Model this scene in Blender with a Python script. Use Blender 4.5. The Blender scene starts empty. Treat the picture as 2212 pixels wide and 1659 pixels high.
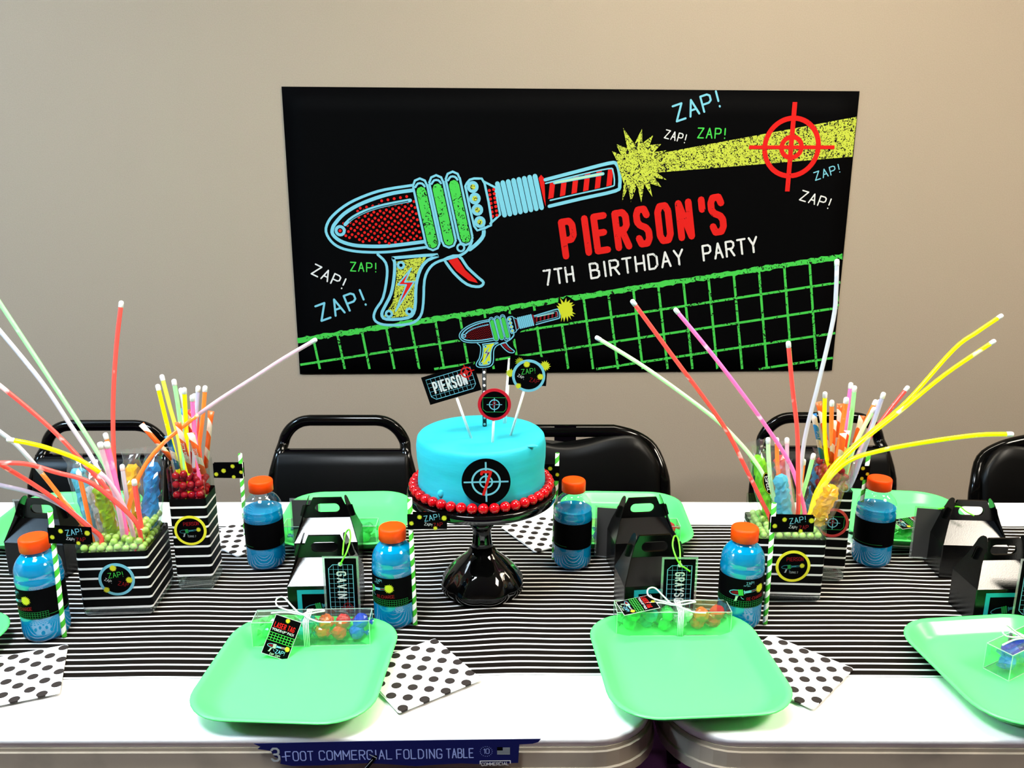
import bpy, bmesh, math, random
from mathutils import Vector, Matrix
random.seed(7)
S = bpy.context.scene
COL = S.collection
PI = math.pi

# ------------------------------------------------------------------ camera
F = 1850.0; CXP = 1106.0; CYP = 829.5; PITCH = math.radians(14.83)
TZ = 0.74                      # table top height
CZ = TZ + 0.70                 # camera height
cam = bpy.data.cameras.new('camera'); camo = bpy.data.objects.new('camera', cam); COL.objects.link(camo)
cam.sensor_width = 36.0; cam.lens = 36.0 * F / 2212.0
cam.clip_start = 0.02
camo.location = (0, 0, CZ); camo.rotation_euler = (math.radians(90) - PITCH, 0, 0)
S.camera = camo

# ------------------------------------------------------------------ world, exposure
w = bpy.data.worlds.new('world'); S.world = w; w.use_nodes = True
w.node_tree.nodes['Background'].inputs[0].default_value = (0.8, 0.8, 0.85, 1)
w.node_tree.nodes['Background'].inputs[1].default_value = 0.02
S.view_settings.view_transform = 'Standard'; S.view_settings.look = 'None'
S.view_settings.gamma = 1.0; S.view_settings.use_curve_mapping = False
S.view_settings.exposure = 0.48
S.cycles.max_bounces = 10; S.cycles.transparent_max_bounces = 24
S.cycles.diffuse_bounces = 4; S.cycles.glossy_bounces = 3; S.cycles.transmission_bounces = 8
S.cycles.caustics_reflective = False; S.cycles.caustics_refractive = False
S.cycles.sample_clamp_indirect = 4.0
S.cycles.use_denoising = True
# ceiling troffers (x, y, size x, size y, strength, colour)
CEIL = 2.72
LIGHTS = [(-3.05, 0.40, 0.6, 0.6, 78.0, (0.48, 0.74, 1.0)),
          (-0.62, 0.40, 0.6, 0.6, 50.0, (0.88, 0.95, 1.0)),
          (1.85, 0.40, 0.6, 0.6, 50.0, (1.0, 0.91, 0.76)),
          (-1.85, 1.55, 1.2, 0.3, 15.0, (0.72, 0.87, 1.0)),  # row from here on is added to brighten the wall towards its top
          (0.60, 1.55, 1.2, 0.3, 25.0, (1.0, 0.91, 0.74)),
          (3.00, 1.55, 1.0, 0.3, 22.0, (1.0, 0.88, 0.68))]

# ------------------------------------------------------------------ photo geometry: where a line of sight meets a level or a depth
def ray(px, py):
    a = (px - CXP) / F; b = -(py - CYP) / F
    return (a, math.cos(PITCH) + b * math.sin(PITCH), -math.sin(PITCH) + b * math.cos(PITCH))
def T(px, py, z=TZ):
    r = ray(px, py); t = (z - CZ) / r[2]
    return Vector((r[0] * t, r[1] * t, z))
def D(px, py, y):
    r = ray(px, py); t = y / r[1]
    return Vector((r[0] * t, y, CZ + r[2] * t))

# ------------------------------------------------------------------ materials
MATS = {}
def nt(name):
    m = bpy.data.materials.new(name); m.use_nodes = True
    t = m.node_tree; return m, t, t.nodes, t.links, t.nodes['Principled BSDF']
def mat(name, col, rough=0.5, spec=0.5, metal=0.0, trans=0.0, emit=0.0, sss=0.0, noise=0.0, nscale=40.0, bump=0.0, bscale=200.0, coat=0.0):
    if name in MATS: return MATS[name]
    m, t, n, l, b = nt(name)
    b.inputs['Base Color'].default_value = (*col, 1); b.inputs['Roughness'].default_value = rough
    b.inputs['Specular IOR Level'].default_value = spec; b.inputs['Metallic'].default_value = metal
    b.inputs['Transmission Weight'].default_value = trans
    if coat: b.inputs['Coat Weight'].default_value = coat; b.inputs['Coat Roughness'].default_value = 0.08
    if emit:
        b.inputs['Emission Color'].default_value = (*col, 1); b.inputs['Emission Strength'].default_value = emit
    if sss:
        b.inputs['Subsurface Weight'].default_value = sss; b.inputs['Subsurface Radius'].default_value = (0.004, 0.004, 0.004)
    if noise or bump:
        tc = n.new('ShaderNodeTexCoord')
    if noise:
        tx = n.new('ShaderNodeTexNoise'); tx.inputs['Scale'].default_value = nscale; tx.inputs['Detail'].default_value = 5
        l.new(tc.outputs['Object'], tx.inputs['Vector'])
        mx = n.new('ShaderNodeMix'); mx.data_type = 'RGBA'
        mx.inputs[6].default_value = (*[c * (1 - noise) for c in col], 1); mx.inputs[7].default_value = (*[min(1, c * (1 + noise)) for c in col], 1)
        l.new(tx.outputs[0], mx.inputs[0]); l.new(mx.outputs[2], b.inputs['Base Color'])
    if bump:
        tx = n.new('ShaderNodeTexNoise'); tx.inputs['Scale'].default_value = bscale; tx.inputs['Detail'].default_value = 4
        l.new(tc.outputs['Object'], tx.inputs['Vector'])
        bp = n.new('ShaderNodeBump'); bp.inputs['Strength'].default_value = bump; bp.inputs['Distance'].default_value = 0.002
        l.new(tx.outputs[0], bp.inputs['Height']); l.new(bp.outputs[0], b.inputs['Normal'])
    MATS[name] = m; return m

def clear_mat(name, tint=(1, 1, 1), gloss=0.05, haze=0.0, hazecol=(1, 1, 1), refl=0.10, rim=0.45):
    """thin clear sheet: see-through with a fresnel sheen and an optional milky share"""
    if name in MATS: return MATS[name]
    m, t, n, l, b = nt(name)
    n.remove(b); out = n['Material Output']
    tr = n.new('ShaderNodeBsdfTransparent'); tr.inputs[0].default_value = (*tint, 1)
    gl = n.new('ShaderNodeBsdfGlossy'); gl.inputs['Roughness'].default_value = gloss
    lw = n.new('ShaderNodeLayerWeight'); lw.inputs[0].default_value = 0.35
    mp = n.new('ShaderNodeMath'); mp.operation = 'MULTIPLY_ADD'; mp.inputs[1].default_value = rim; mp.inputs[2].default_value = refl * 0.5
    l.new(lw.outputs['Facing'], mp.inputs[0])
    mx = n.new('ShaderNodeMixShader'); l.new(mp.outputs[0], mx.inputs[0]); l.new(tr.outputs[0], mx.inputs[1]); l.new(gl.outputs[0], mx.inputs[2])
    last = mx
    if haze:
        df = n.new('ShaderNodeBsdfDiffuse'); df.inputs[0].default_value = (*hazecol, 1)
        m2 = n.new('ShaderNodeMixShader'); m2.inputs[0].default_value = haze
        l.new(mx.outputs[0], m2.inputs[1]); l.new(df.outputs[0], m2.inputs[2]); last = m2
    l.new(last.outputs[0], out.inputs[0]); MATS[name] = m; return m

def jelly_mat(name, col, clear=0.35, tint=None, rough=0.12):
    """coloured liquid or crystal: partly scattering, partly see-through"""
    if name in MATS: return MATS[name]
    m, t, n, l, b = nt(name); out = n['Material Output']
    b.inputs['Base Color'].default_value = (*col, 1); b.inputs['Roughness'].default_value = rough
    tr = n.new('ShaderNodeBsdfTransparent'); tr.inputs[0].default_value = (*(tint or col), 1)
    tl = n.new('ShaderNodeBsdfTranslucent'); tl.inputs[0].default_value = (*col, 1)
    m1 = n.new('ShaderNodeMixShader'); m1.inputs[0].default_value = 0.35
    l.new(b.outputs[0], m1.inputs[1]); l.new(tl.outputs[0], m1.inputs[2])
    mx = n.new('ShaderNodeMixShader'); mx.inputs[0].default_value = clear
    l.new(m1.outputs[0], mx.inputs[1]); l.new(tr.outputs[0], mx.inputs[2]); l.new(mx.outputs[0], out.inputs[0])
    MATS[name] = m; return m

def worn_ink(name, col, dark=(0.003, 0.003, 0.003), scale=130.0, thr=0.60):
    """flat print with black worn flecks"""
    if name in MATS: return MATS[name]
    m, t, n, l, b = nt(name)
    b.inputs['Roughness'].default_value = 0.7; b.inputs['Specular IOR Level'].default_value = 0.1
    tc = n.new('ShaderNodeTexCoord'); tx = n.new('ShaderNodeTexNoise'); tx.inputs['Scale'].default_value = scale
    tx.inputs['Detail'].default_value = 3; tx.inputs['Distortion'].default_value = 2.0
    l.new(tc.outputs['Object'], tx.inputs['Vector'])
    cr = n.new('ShaderNodeMath'); cr.operation = 'GREATER_THAN'; cr.inputs[1].default_value = thr
    l.new(tx.outputs[0], cr.inputs[0])
    mx = n.new('ShaderNodeMix'); mx.data_type = 'RGBA'; mx.inputs[6].default_value = (*col, 1); mx.inputs[7].default_value = (*dark, 1)
    l.new(cr.outputs[0], mx.inputs[0]); l.new(mx.outputs[2], b.inputs['Base Color']); MATS[name] = m; return m

BLACK = (0.0010, 0.0010, 0.0012)
INK = {
 'k': mat('ink_black', BLACK, 0.6, 0.02), 'b': mat('ink_blue', (0.145, 0.42, 0.53), 0.7, 0.1), 'g': mat('ink_green', (0.045, 0.45, 0.055), 0.7, 0.1),
 'y': mat('ink_yellow', (0.52, 0.52, 0.02), 0.7, 0.1), 'r': mat('ink_red', (0.50, 0.008, 0.006), 0.7, 0.1), 'w': mat('ink_white', (0.58, 0.58, 0.58), 0.7, 0.1),
 't': mat('ink_teal', (0.015, 0.34, 0.36), 0.7, 0.1), 'd': mat('ink_dark_red', (0.16, 0.003, 0.006), 0.7, 0.1), 'a': mat('ink_grey', (0.30, 0.33, 0.34), 0.7, 0.1),
 'n': mat('ink_navy', (0.002, 0.004, 0.06), 0.6, 0.2), 'p': mat('ink_pale_green', (0.35, 0.55, 0.35), 0.7, 0.1), 'e': mat('ink_dim_green', (0.015, 0.24, 0.05), 0.7, 0.1),
 'l': mat('ink_dim_blue', (0.03, 0.16, 0.19), 0.7, 0.1), 's': mat('ink_silver_blue', (0.26, 0.32, 0.62), 0.7, 0.1),
 'Y': worn_ink('worn_yellow', (0.40, 0.46, 0.045), thr=0.555, scale=120), 'G': worn_ink('worn_green', (0.045, 0.42, 0.055), thr=0.57, scale=110), 'R': worn_ink('worn_red', (0.50, 0.008, 0.006), scale=70, thr=0.70),
 'V': worn_ink('worn_lime', (0.045, 0.43, 0.055), scale=75, thr=0.60), 'W': worn_ink('worn_white', (0.56, 0.56, 0.56), scale=90, thr=0.66),
}

# ------------------------------------------------------------------ mesh helpers
class MB:
    def __init__(s): s.v = []; s.f = []; s.m = []; s.sm = []
    def add(s, vs, fs, mi=0, smooth=False):
        o = len(s.v); s.v += [tuple(x) for x in vs]
        for f in fs: s.f.append(tuple(i + o for i in f)); s.m.append(mi); s.sm.append(smooth)
        return s
    def box(s, c, d, mi=0, M=None):
        x, y, z = d[0] / 2, d[1] / 2, d[2] / 2
        vs = [Vector((a, b_, e)) for a in (-x, x) for b_ in (-y, y) for e in (-z, z)]
        if M: vs = [M @ v for v in vs]
        vs = [v + Vector(c) for v in vs]
        return s.add(vs, [(0, 1, 3, 2), (4, 6, 7, 5), (0, 4, 5, 1), (2, 3, 7, 6), (0, 2, 6, 4), (1, 5, 7, 3)], mi)
    def loft(s, loops, cap0=True, cap1=True, mi=0, smooth=True):
        n = len(loops[0]); vs = [p for L in loops for p in L]; fs = []
        o = len(s.v); s.v += [tuple(p) for p in vs]
        for k in range(len(loops) - 1):
            for i in range(n):
                j = (i + 1) % n
                s.f.append((o + k * n + i, o + k * n + j, o + (k + 1) * n + j, o + (k + 1) * n + i)); s.m.append(mi); s.sm.append(smooth)
        if cap0: s.f.append(tuple(o + i for i in reversed(range(n)))); s.m.append(mi); s.sm.append(False)
        if cap1: s.f.append(tuple(o + (len(loops) - 1) * n + i for i in range(n))); s.m.append(mi); s.sm.append(False)
        return s
    def lathe(s, prof, n=32, c=(0, 0, 0), mi=0, cap0=True, cap1=True, mod=None, smooth=True):
        L = []
        for r, z in prof:
            L.append([(c[0] + (r * (mod(2 * PI * i / n, z) if mod else 1)) * math.cos(2 * PI * i / n), c[1] + (r * (mod(2 * PI * i / n, z) if mod else 1)) * math.sin(2 * PI * i / n), c[2] + z) for i in range(n)])
        return s.loft(L, cap0, cap1, mi, smooth)
    def tube(s, path, r, n=8, mi=0, cap=True, sy=1.0):
        P = [Vector(p) for p in path]; L = []
        up = None
        for i, p in enumerate(P):
            t = (P[min(i + 1, len(P) - 1)] - P[max(i - 1, 0)])
            if t.length < 1e-9: t = Vector((0, 0, 1))
            t.normalize()
            if up is None:
                a = Vector((0, 1, 0)) if abs(t.y) < 0.9 else Vector((1, 0, 0))
                up = (a - t * a.dot(t)).normalized()
            else:
                up = (up - t * up.dot(t)).normalized()
            q = t.cross(up); rr = r[i] if isinstance(r, (list, tuple)) else r
            L.append([p + up * (rr * sy * math.cos(2 * PI * k / n)) + q * (rr * math.sin(2 * PI * k / n)) for k in range(n)])
        return s.loft(L, cap, cap, mi, True)
    def ball(s, c, r, n=12, m=8, mi=0, sc=(1, 1, 1), jit=0.0):
        c = Vector(c); vs = [c + Vector((0, 0, -r * sc[2]))]; fs = []
        for k in range(1, m):
            a = -PI / 2 + PI * k / m
            for i in range(n):
                q = r * (1 + (random.uniform(-jit, jit) if jit else 0)); b_ = 2 * PI * i / n
                vs.append(c + Vector((q * math.cos(a) * math.cos(b_) * sc[0], q * math.cos(a) * math.sin(b_) * sc[1], q * math.sin(a) * sc[2])))
        vs.append(c + Vector((0, 0, r * sc[2])))
        for i in range(n): fs.append((0, 1 + (i + 1) % n, 1 + i))
        for k in range(m - 2):
            for i in range(n):
                a = 1 + k * n + i; b_ = 1 + k * n + (i + 1) % n; fs.append((a, b_, b_ + n, a + n))
        o = 1 + (m - 2) * n; e = len(vs) - 1
        for i in range(n): fs.append((o + i, o + (i + 1) % n, e))
        return s.add(vs, fs, mi, jit == 0.0)
    def plate(s, poly, t, mi=0, M=None):
        """poly: (x, z) outline facing -y, thickness t towards +y"""
        n = len(poly); A = [Vector((x, 0, z)) for x, z in poly]; B = [Vector((x, t, z)) for x, z in poly]
        if M: A = [M @ p for p in A]; B = [M @ p for p in B]
        return s.add(A + B, [tuple(range(n)), tuple(range(2 * n - 1, n - 1, -1))] + [(i, i + n, (i + 1) % n + n, (i + 1) % n) for i in range(n)], mi)
    def mesh(s, name, mats, fix=True):
        me = bpy.data.meshes.new(name); me.from_pydata([tuple(v) for v in s.v], [], s.f)
        for m in (mats if isinstance(mats, (list, tuple)) else [mats]): me.materials.append(m)
        me.polygons.foreach_set('material_index', s.m); me.polygons.foreach_set('use_smooth', s.sm)
        if fix:
            bm = bmesh.new(); bm.from_mesh(me); bmesh.ops.recalc_face_normals(bm, faces=bm.faces); bm.to_mesh(me); bm.free()
        me.update(); return me
    def obj(s, name, mats, parent=None, loc=None, rotz=0.0, fix=True):
        o = bpy.data.objects.new(name, s.mesh(name, mats, fix)); COL.objects.link(o)
        if parent: o.parent = parent
        if loc is not None: o.location = loc
        if rotz: o.rotation_euler = (0, 0, rotz)
        return o

def rrect(wd, dp, r, z, n=6, c=(0, 0)):
    L = []
    r = max(1e-4, min(r, wd / 2 - 1e-4, dp / 2 - 1e-4))
    for sx, sy, a0 in ((1, 1, 0), (-1, 1, PI / 2), (-1, -1, PI), (1, -1, 1.5 * PI)):
        for k in range(n + 1):
            a = a0 + PI / 2 * k / n
            L.append((c[0] + sx * (wd / 2 - r) + r * math.cos(a), c[1] + sy * (dp / 2 - r) + r * math.sin(a), z))
    return L
def spline(pts, n=8):
    """Catmull-Rom through the points"""
    P = [Vector(p) for p in pts]; out = []
    for i in range(len(P) - 1):
        p0 = P[max(i - 1, 0)]; p1 = P[i]; p2 = P[i + 1]; p3 = P[min(i + 2, len(P) - 1)]
        for k in range(n):
            t = k / n
            out.append(0.5 * ((2 * p1) + (p2 - p0) * t + (2 * p0 - 5 * p1 + 4 * p2 - p3) * t * t + (3 * p1 - p0 - 3 * p2 + p3) * t ** 3))
    out.append(P[-1]); return out

def tag(o, label, cat, group=None, kind=None):
    if label: o['label'] = label
    if cat: o['category'] = cat
    if group: o['group'] = group
    if kind: o['kind'] = kind
    return o
def thing(name, label, cat, loc=(0, 0, 0), rotz=0.0, group=None, rot=None):
    o = bpy.data.objects.new(name, None); COL.objects.link(o); o.empty_display_size = 0.05
    o.location = loc; o.rotation_euler = rot if rot else (0, 0, rotz)
    return tag(o, label, cat, group)
def struct(o): o['kind'] = 'structure'; return o
def dup(root, loc=None, rotz=None, label=None, group=None):
    r = root.copy(); COL.objects.link(r)
    if loc is not None: r.location = loc
    if rotz is not None: r.rotation_euler = (0, 0, rotz)
    if label: r['label'] = label
    if group: r['group'] = group
    for ch in list(root.children):
        c = ch.copy(); COL.objects.link(c); c.parent = r
        for g in ch.children:
            d = g.copy(); COL.objects.link(d); d.parent = c
    return r

# ------------------------------------------------------------------ flat print: strokes, fills and a line alphabet
GL = {
 'A': [[(0, 0), (.3, 1), (.6, 0)], [(.12, .36), (.48, .36)]], 'B': [[(0, 0), (0, 1), (.4, 1), (.55, .88), (.55, .64), (.4, .54), (0, .54)], [(.4, .54), (.6, .42), (.6, .12), (.45, 0), (0, 0)]],
 'C': [[(.6, .8), (.5, 1), (.12, 1), (0, .85), (0, .15), (.12, 0), (.5, 0), (.6, .2)]], 'D': [[(0, 0), (0, 1), (.38, 1), (.6, .78), (.6, .22), (.38, 0), (0, 0)]],
 'E': [[(.58, 1), (0, 1), (0, 0), (.58, 0)], [(0, .52), (.48, .52)]], 'F': [[(.58, 1), (0, 1), (0, 0)], [(0, .52), (.48, .52)]],
 'G': [[(.6, .8), (.5, 1), (.12, 1), (0, .85), (0, .15), (.12, 0), (.5, 0), (.6, .15), (.6, .45), (.36, .45)]], 'H': [[(0, 0), (0, 1)], [(.6, 0), (.6, 1)], [(0, .5), (.6, .5)]],
 'I': [[(.12, 0), (.12, 1)]], 'K': [[(0, 0), (0, 1)], [(.58, 1), (0, .45)], [(.16, .6), (.6, 0)]], 'L': [[(0, 1), (0, 0), (.55, 0)]], 'M': [[(0, 0), (0, 1), (.35, .35), (.7, 1), (.7, 0)]],
 'N': [[(0, 0), (0, 1), (.58, 0), (.58, 1)]], 'O': [[(.14, 1), (.46, 1), (.6, .84), (.6, .16), (.46, 0), (.14, 0), (0, .16), (0, .84), (.14, 1)]],
 'P': [[(0, 0), (0, 1), (.44, 1), (.6, .88), (.6, .58), (.44, .46), (0, .46)]], 'R': [[(0, 0), (0, 1), (.44, 1), (.6, .88), (.6, .62), (.44, .5), (0, .5)], [(.3, .5), (.6, 0)]],
 'S': [[(.58, .82), (.46, 1), (.12, 1), (0, .86), (0, .66), (.14, .55), (.46, .46), (.6, .34), (.6, .14), (.46, 0), (.12, 0), (0, .18)]], 'T': [[(0, 1), (.6, 1)], [(.3, 1), (.3, 0)]],
 'U': [[(0, 1), (0, .16), (.14, 0), (.46, 0), (.6, .16), (.6, 1)]], 'V': [[(0, 1), (.3, 0), (.6, 1)]], 'W': [[(0, 1), (.18, 0), (.38, .7), (.58, 0), (.76, 1)]], 'X': [[(0, 0), (.6, 1)], [(0, 1), (.6, 0)]],
 'Y': [[(0, 1), (.3, .5), (.6, 1)], [(.3, .5), (.3, 0)]], 'Z': [[(0, 1), (.6, 1), (0, 0), (.6, 0)]], '7': [[(0, 1), (.55, 1), (.2, 0)]], '1': [[(.12, .8), (.3, 1), (.3, 0)]],
 '0': [[(.14, 1), (.46, 1), (.6, .84), (.6, .16), (.46, 0), (.14, 0), (0, .16), (0, .84), (.14, 1)]], '3': [[(0, .85), (.14, 1), (.44, 1), (.58, .86), (.58, .64), (.42, .53), (.2, .53)], [(.42, .53), (.6, .4), (.6, .14), (.44, 0), (.14, 0), (0, .15)]],
 '!': [[(.12, 1), (.12, .36)], [(.12, .03), (.12, 0)]], "'": [[(.1, 1), (.1, .72)]], '-': [[(0, .45), (.3, .45)]], '.': [[(.05, .03), (.05, 0)]], '"': [[(.05, 1), (.05, .75)], [(.22, 1), (.22, .75)]],
}
ADV = {'I': .46, '!': .3, "'": .44, '-': .42, '.': .2, 'M': .95, 'W': 1.0, ' ': .5, '1': .5, '"': .4}
def adv(c, nar=1.0): return (ADV.get(c, .86)) * nar
class Print:
    def __init__(s, lay=0.0002): s.v = []; s.f = []; s.m = []; s.lay = lay; s.keys = []; s.k = 0
    def hh(s, L):                # every piece of ink sits a hair above the one before it
        s.k = (s.k + 1) % 48; return L * s.lay + s.k * s.lay / 60
    def mi(s, c):
        if c not in s.keys: s.keys.append(c)
        return s.keys.index(c)
    def poly(s, pts, c, L=1):
        o = len(s.v); h = s.hh(L); s.v += [(p[0], p[1], h) for p in pts]; s.f.append(tuple(range(o, o + len(pts)))); s.m.append(s.mi(c))
    def disc(s, c0, r, c, L=1, n=16, ry=None):
        ry = ry or r; s.poly([(c0[0] + r * math.cos(2 * PI * k / n), c0[1] + ry * math.sin(2 * PI * k / n)) for k in range(n)], c, L)
    def stroke(s, pts, wd, c, L=1, closed=False, n=8, caps=True):
        P = list(pts) + ([pts[0]] if closed else [])
        for a, b in zip(P[:-1], P[1:]):
            dx, dy = b[0] - a[0], b[1] - a[1]; q = math.hypot(dx, dy)
            if q < 1e-9: continue
            nx, ny = -dy / q * wd / 2, dx / q * wd / 2
            s.poly([(a[0] + nx, a[1] + ny), (a[0] - nx, a[1] - ny), (b[0] - nx, b[1] - ny), (b[0] + nx, b[1] + ny)], c, L)
        if caps:
            for p in P[:len(pts)]: s.disc(p, wd / 2, c, L, n)
        elif len(P) > 2:
            for p in (P[:len(pts)] if closed else P[1:-1]): s.disc(p, wd / 2, c, L, n)
    def ribbon(s, P, wd, c, L=1):
        o = len(s.v); h = s.hh(L); n = len(P)
        for i, p in enumerate(P):
            a = P[max(i - 1, 0)]; b = P[min(i + 1, n - 1)]
            if i in (0, n - 1) and math.hypot(P[0][0] - P[-1][0], P[0][1] - P[-1][1]) < 1e-9: a, b = P[-2], P[1]
            dx, dy = b[0] - a[0], b[1] - a[1]; q = math.hypot(dx, dy) or 1
            nx, ny = -dy / q * wd / 2, dx / q * wd / 2
            s.v += [(p[0] + nx, p[1] + ny, h), (p[0] - nx, p[1] - ny, h)]
        for i in range(n - 1): s.f.append((o + 2 * i, o + 2 * i + 1, o + 2 * i + 3, o + 2 * i + 2)); s.m.append(s.mi(c))
        if math.hypot(P[0][0] - P[-1][0], P[0][1] - P[-1][1]) > 1e-9:
            s.disc(P[0], wd / 2, c, L, 8); s.disc(P[-1], wd / 2, c, L, 8)
    def ring(s, c0, r, wd, c, L=1, n=32, ry=None):
        ry = ry or r; o = len(s.v); h = s.hh(L)
        for k in range(n):
            a = 2 * PI * k / n
            for q in (-wd / 2, wd / 2): s.v.append((c0[0] + (r + q) * math.cos(a), c0[1] + (ry + q) * math.sin(a), h))
        for k in range(n):
            j = (k + 1) % n; s.f.append((o + 2 * k, o + 2 * k + 1, o + 2 * j + 1, o + 2 * j)); s.m.append(s.mi(c))
    def star(s, c0, r, c, L=1, n=16, inner=0.62, rnd=0.2, seed=1):
        R = random.Random(seed); o = len(s.v); h = s.hh(L); s.v.append((c0[0], c0[1], h))
        for k in range(2 * n):
            a = PI * k / n; q = r * (R.uniform(1 - rnd, 1) if k % 2 == 0 else inner)
            s.v.append((c0[0] + q * math.cos(a), c0[1] + q * math.sin(a), h))
        for k in range(2 * n): s.f.append((o, o + 1 + k, o + 1 + (k + 1) % (2 * n))); s.m.append(s.mi(c))
    def text(s, st, p, h, c, wd=0.12, ang=0.0, L=1, nar=1.0, center=False, n=6, gw=1.0):
        ca, sa = math.cos(ang), math.sin(ang); x = 0
        tot = sum(adv(ch, nar) for ch in st) - 0.2 * nar
        x0 = -tot / 2 if center else 0
        for ch in st:
            for pl in GL.get(ch, []):
                q = [((x0 + x + a * nar * gw) * h, b * h) for a, b in pl]
                q = [(p[0] + ca * a - sa * b, p[1] + sa * a + ca * b) for a, b in q]
                s.stroke(q, wd * h, c, L, n=n)
            x += adv(ch, nar)
        return tot * h
    def obj(s, name, parent, mp, cut=0.0, loc=None):
        me = bpy.data.meshes.new(name)
        bm = bmesh.new(); vs = [bm.verts.new(v) for v in s.v]
        for f, m in zip(s.f, s.m):
            try:
                fc = bm.faces.new([vs[i] for i in f]); fc.material_index = m
            except ValueError: pass
        if cut:
            us = [v[0] for v in s.v]; k = math.floor(min(us) / cut)
            while k * cut < max(us):
                g = bm.verts[:] + bm.edges[:] + bm.faces[:]
                bmesh.ops.bisect_plane(bm, geom=g, dist=1e-7, plane_co=(k * cut, 0, 0), plane_no=(1, 0, 0)); k += 1
        for v in bm.verts: v.co = Vector(mp(*v.co))
        bm.to_mesh(me); bm.free()
        for c in s.keys: me.materials.append(INK[c])
        o = bpy.data.objects.new(name, me); COL.objects.link(o); o.parent = parent
        if loc is not None: o.location = loc
        return o
def flat(y=0.0):            # print plane facing -y: (u, v, h) -> (u, y - h, v)
    return lambda u, v, h: (u, y - h, v)
def cyl(R, z0=0.0, off=0.0003, a0=0.0):
    return lambda u, v, h: ((R + off + h) * math.sin(u / R + a0), -(R + off + h) * math.cos(u / R + a0), z0 + v)

# ================================================================== the room
WY = 2.375
def wall_mat():
    m, t, n, l, b = nt('painted_wall')
    b.inputs['Roughness'].default_value = 0.75; b.inputs['Specular IOR Level'].default_value = 0.15
    tc = n.new('ShaderNodeTexCoord')
    a = n.new('ShaderNodeTexNoise'); a.inputs['Scale'].default_value = 320; a.inputs['Detail'].default_value = 3
    l.new(tc.outputs['Object'], a.inputs['Vector'])
    mx = n.new('ShaderNodeMix'); mx.data_type = 'RGBA'
    mx.inputs[6].default_value = (0.287, 0.233, 0.177, 1); mx.inputs[7].default_value = (0.352, 0.287, 0.220, 1)
    l.new(a.outputs[0], mx.inputs[0]); l.new(mx.outputs[2], b.inputs['Base Color'])
    bp = n.new('ShaderNodeBump'); bp.inputs['Strength'].default_value = 0.25; bp.inputs['Distance'].default_value = 0.001
    l.new(a.outputs[0], bp.inputs['Height']); l.new(bp.outputs[0], b.inputs['Normal'])
    return m
WALL = wall_mat()
XL, XR, YF = -3.4, 3.6, -3.2
def slab(name, c, d, m): return struct(MB().box(c, d).obj(name, m))
slab('wall_back', ((XL + XR) / 2, WY + 0.05, CEIL / 2), (XR - XL + 0.2, 0.1, CEIL), WALL)
slab('wall_left', (XL - 0.05, (WY + YF) / 2, CEIL / 2), (0.1, WY - YF, CEIL), WALL)
slab('wall_right', (XR + 0.05, (WY + YF) / 2, CEIL / 2), (0.1, WY - YF, CEIL), WALL)
slab('wall_front', ((XL + XR) / 2, YF - 0.05, CEIL / 2), (XR - XL + 0.2, 0.1, CEIL), WALL)
slab('ceiling', ((XL + XR) / 2, (WY + YF) / 2, CEIL + 0.05), (XR - XL + 0.2, WY - YF + 0.2, 0.1), mat('ceiling_tile', (0.50, 0.49, 0.47), 0.9, 0.1, noise=0.08, nscale=60))
slab('floor', ((XL + XR) / 2, (WY + YF) / 2, -0.05), (XR - XL + 0.2, WY - YF + 0.2, 0.1), mat('purple_carpet', (0.035, 0.010, 0.045), 0.95, 0.05, noise=0.35, nscale=300, bump=0.5, bscale=500))
slab('baseboard_back', ((XL + XR) / 2, WY - 0.006, 0.05), (XR - XL, 0.012, 0.10), mat('black_vinyl_base', (0.01, 0.01, 0.01), 0.5, 0.3))
where = ['over the far left end of the room', 'over the left table front', 'over the right table front', 'added to wash the wall over the left chairs', 'added to wash the wall over the banner', 'added to wash the wall at far right']
for (lx, ly, sx, sy, st, colr), wh in zip(LIGHTS, where):
    r = thing('ceiling_light', 'white flush ceiling light panel ' + wh, 'ceiling light', (lx, ly, CEIL - 0.002), 0, 'ceiling light panels')
    fr = MB()
    for q in (-1, 1):
        fr.box((q * (sx / 2 + 0.01), 0, -0.012), (0.02, sy + 0.04, 0.024)); fr.box((0, q * (sy / 2 + 0.01), -0.012), (sx, 0.02, 0.024))
    fr.obj('frame', mat('white_enamel', (0.8, 0.8, 0.8), 0.4), r)
    m, t, n, l, b = nt('lit_diffuser'); b.inputs['Base Color'].default_value = (0.9, 0.9, 0.9, 1)
    b.inputs['Emission Color'].default_value = (*colr, 1); b.inputs['Emission Strength'].default_value = st
    MB().box((0, 0, -0.011), (sx, sy, 0.006)).obj('diffuser', m, r)

# ================================================================== folding tables
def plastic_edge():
    m, t, n, l, b = nt('shaded_scuffed_plastic_edge'); b.inputs['Roughness'].default_value = 0.45
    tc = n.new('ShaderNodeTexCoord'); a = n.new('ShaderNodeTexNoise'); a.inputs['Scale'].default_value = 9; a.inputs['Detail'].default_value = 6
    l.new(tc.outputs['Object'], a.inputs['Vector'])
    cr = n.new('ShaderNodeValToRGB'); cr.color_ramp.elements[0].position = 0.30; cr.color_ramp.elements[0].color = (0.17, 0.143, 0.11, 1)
    cr.color_ramp.elements[1].position = 0.5; cr.color_ramp.elements[1].color = (0.275, 0.228, 0.172, 1)  # white plastic darkened for the shade on the edge, plus scuffs
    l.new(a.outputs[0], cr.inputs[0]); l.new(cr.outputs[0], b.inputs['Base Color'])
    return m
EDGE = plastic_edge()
TOPM = mat('white_plastic_top', (0.86, 0.86, 0.85), 0.35, 0.4, bump=0.1, bscale=350)
LEGM = mat('grey_steel_tube', (0.18, 0.18, 0.19), 0.4, 0.5, metal=0.6)
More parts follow.
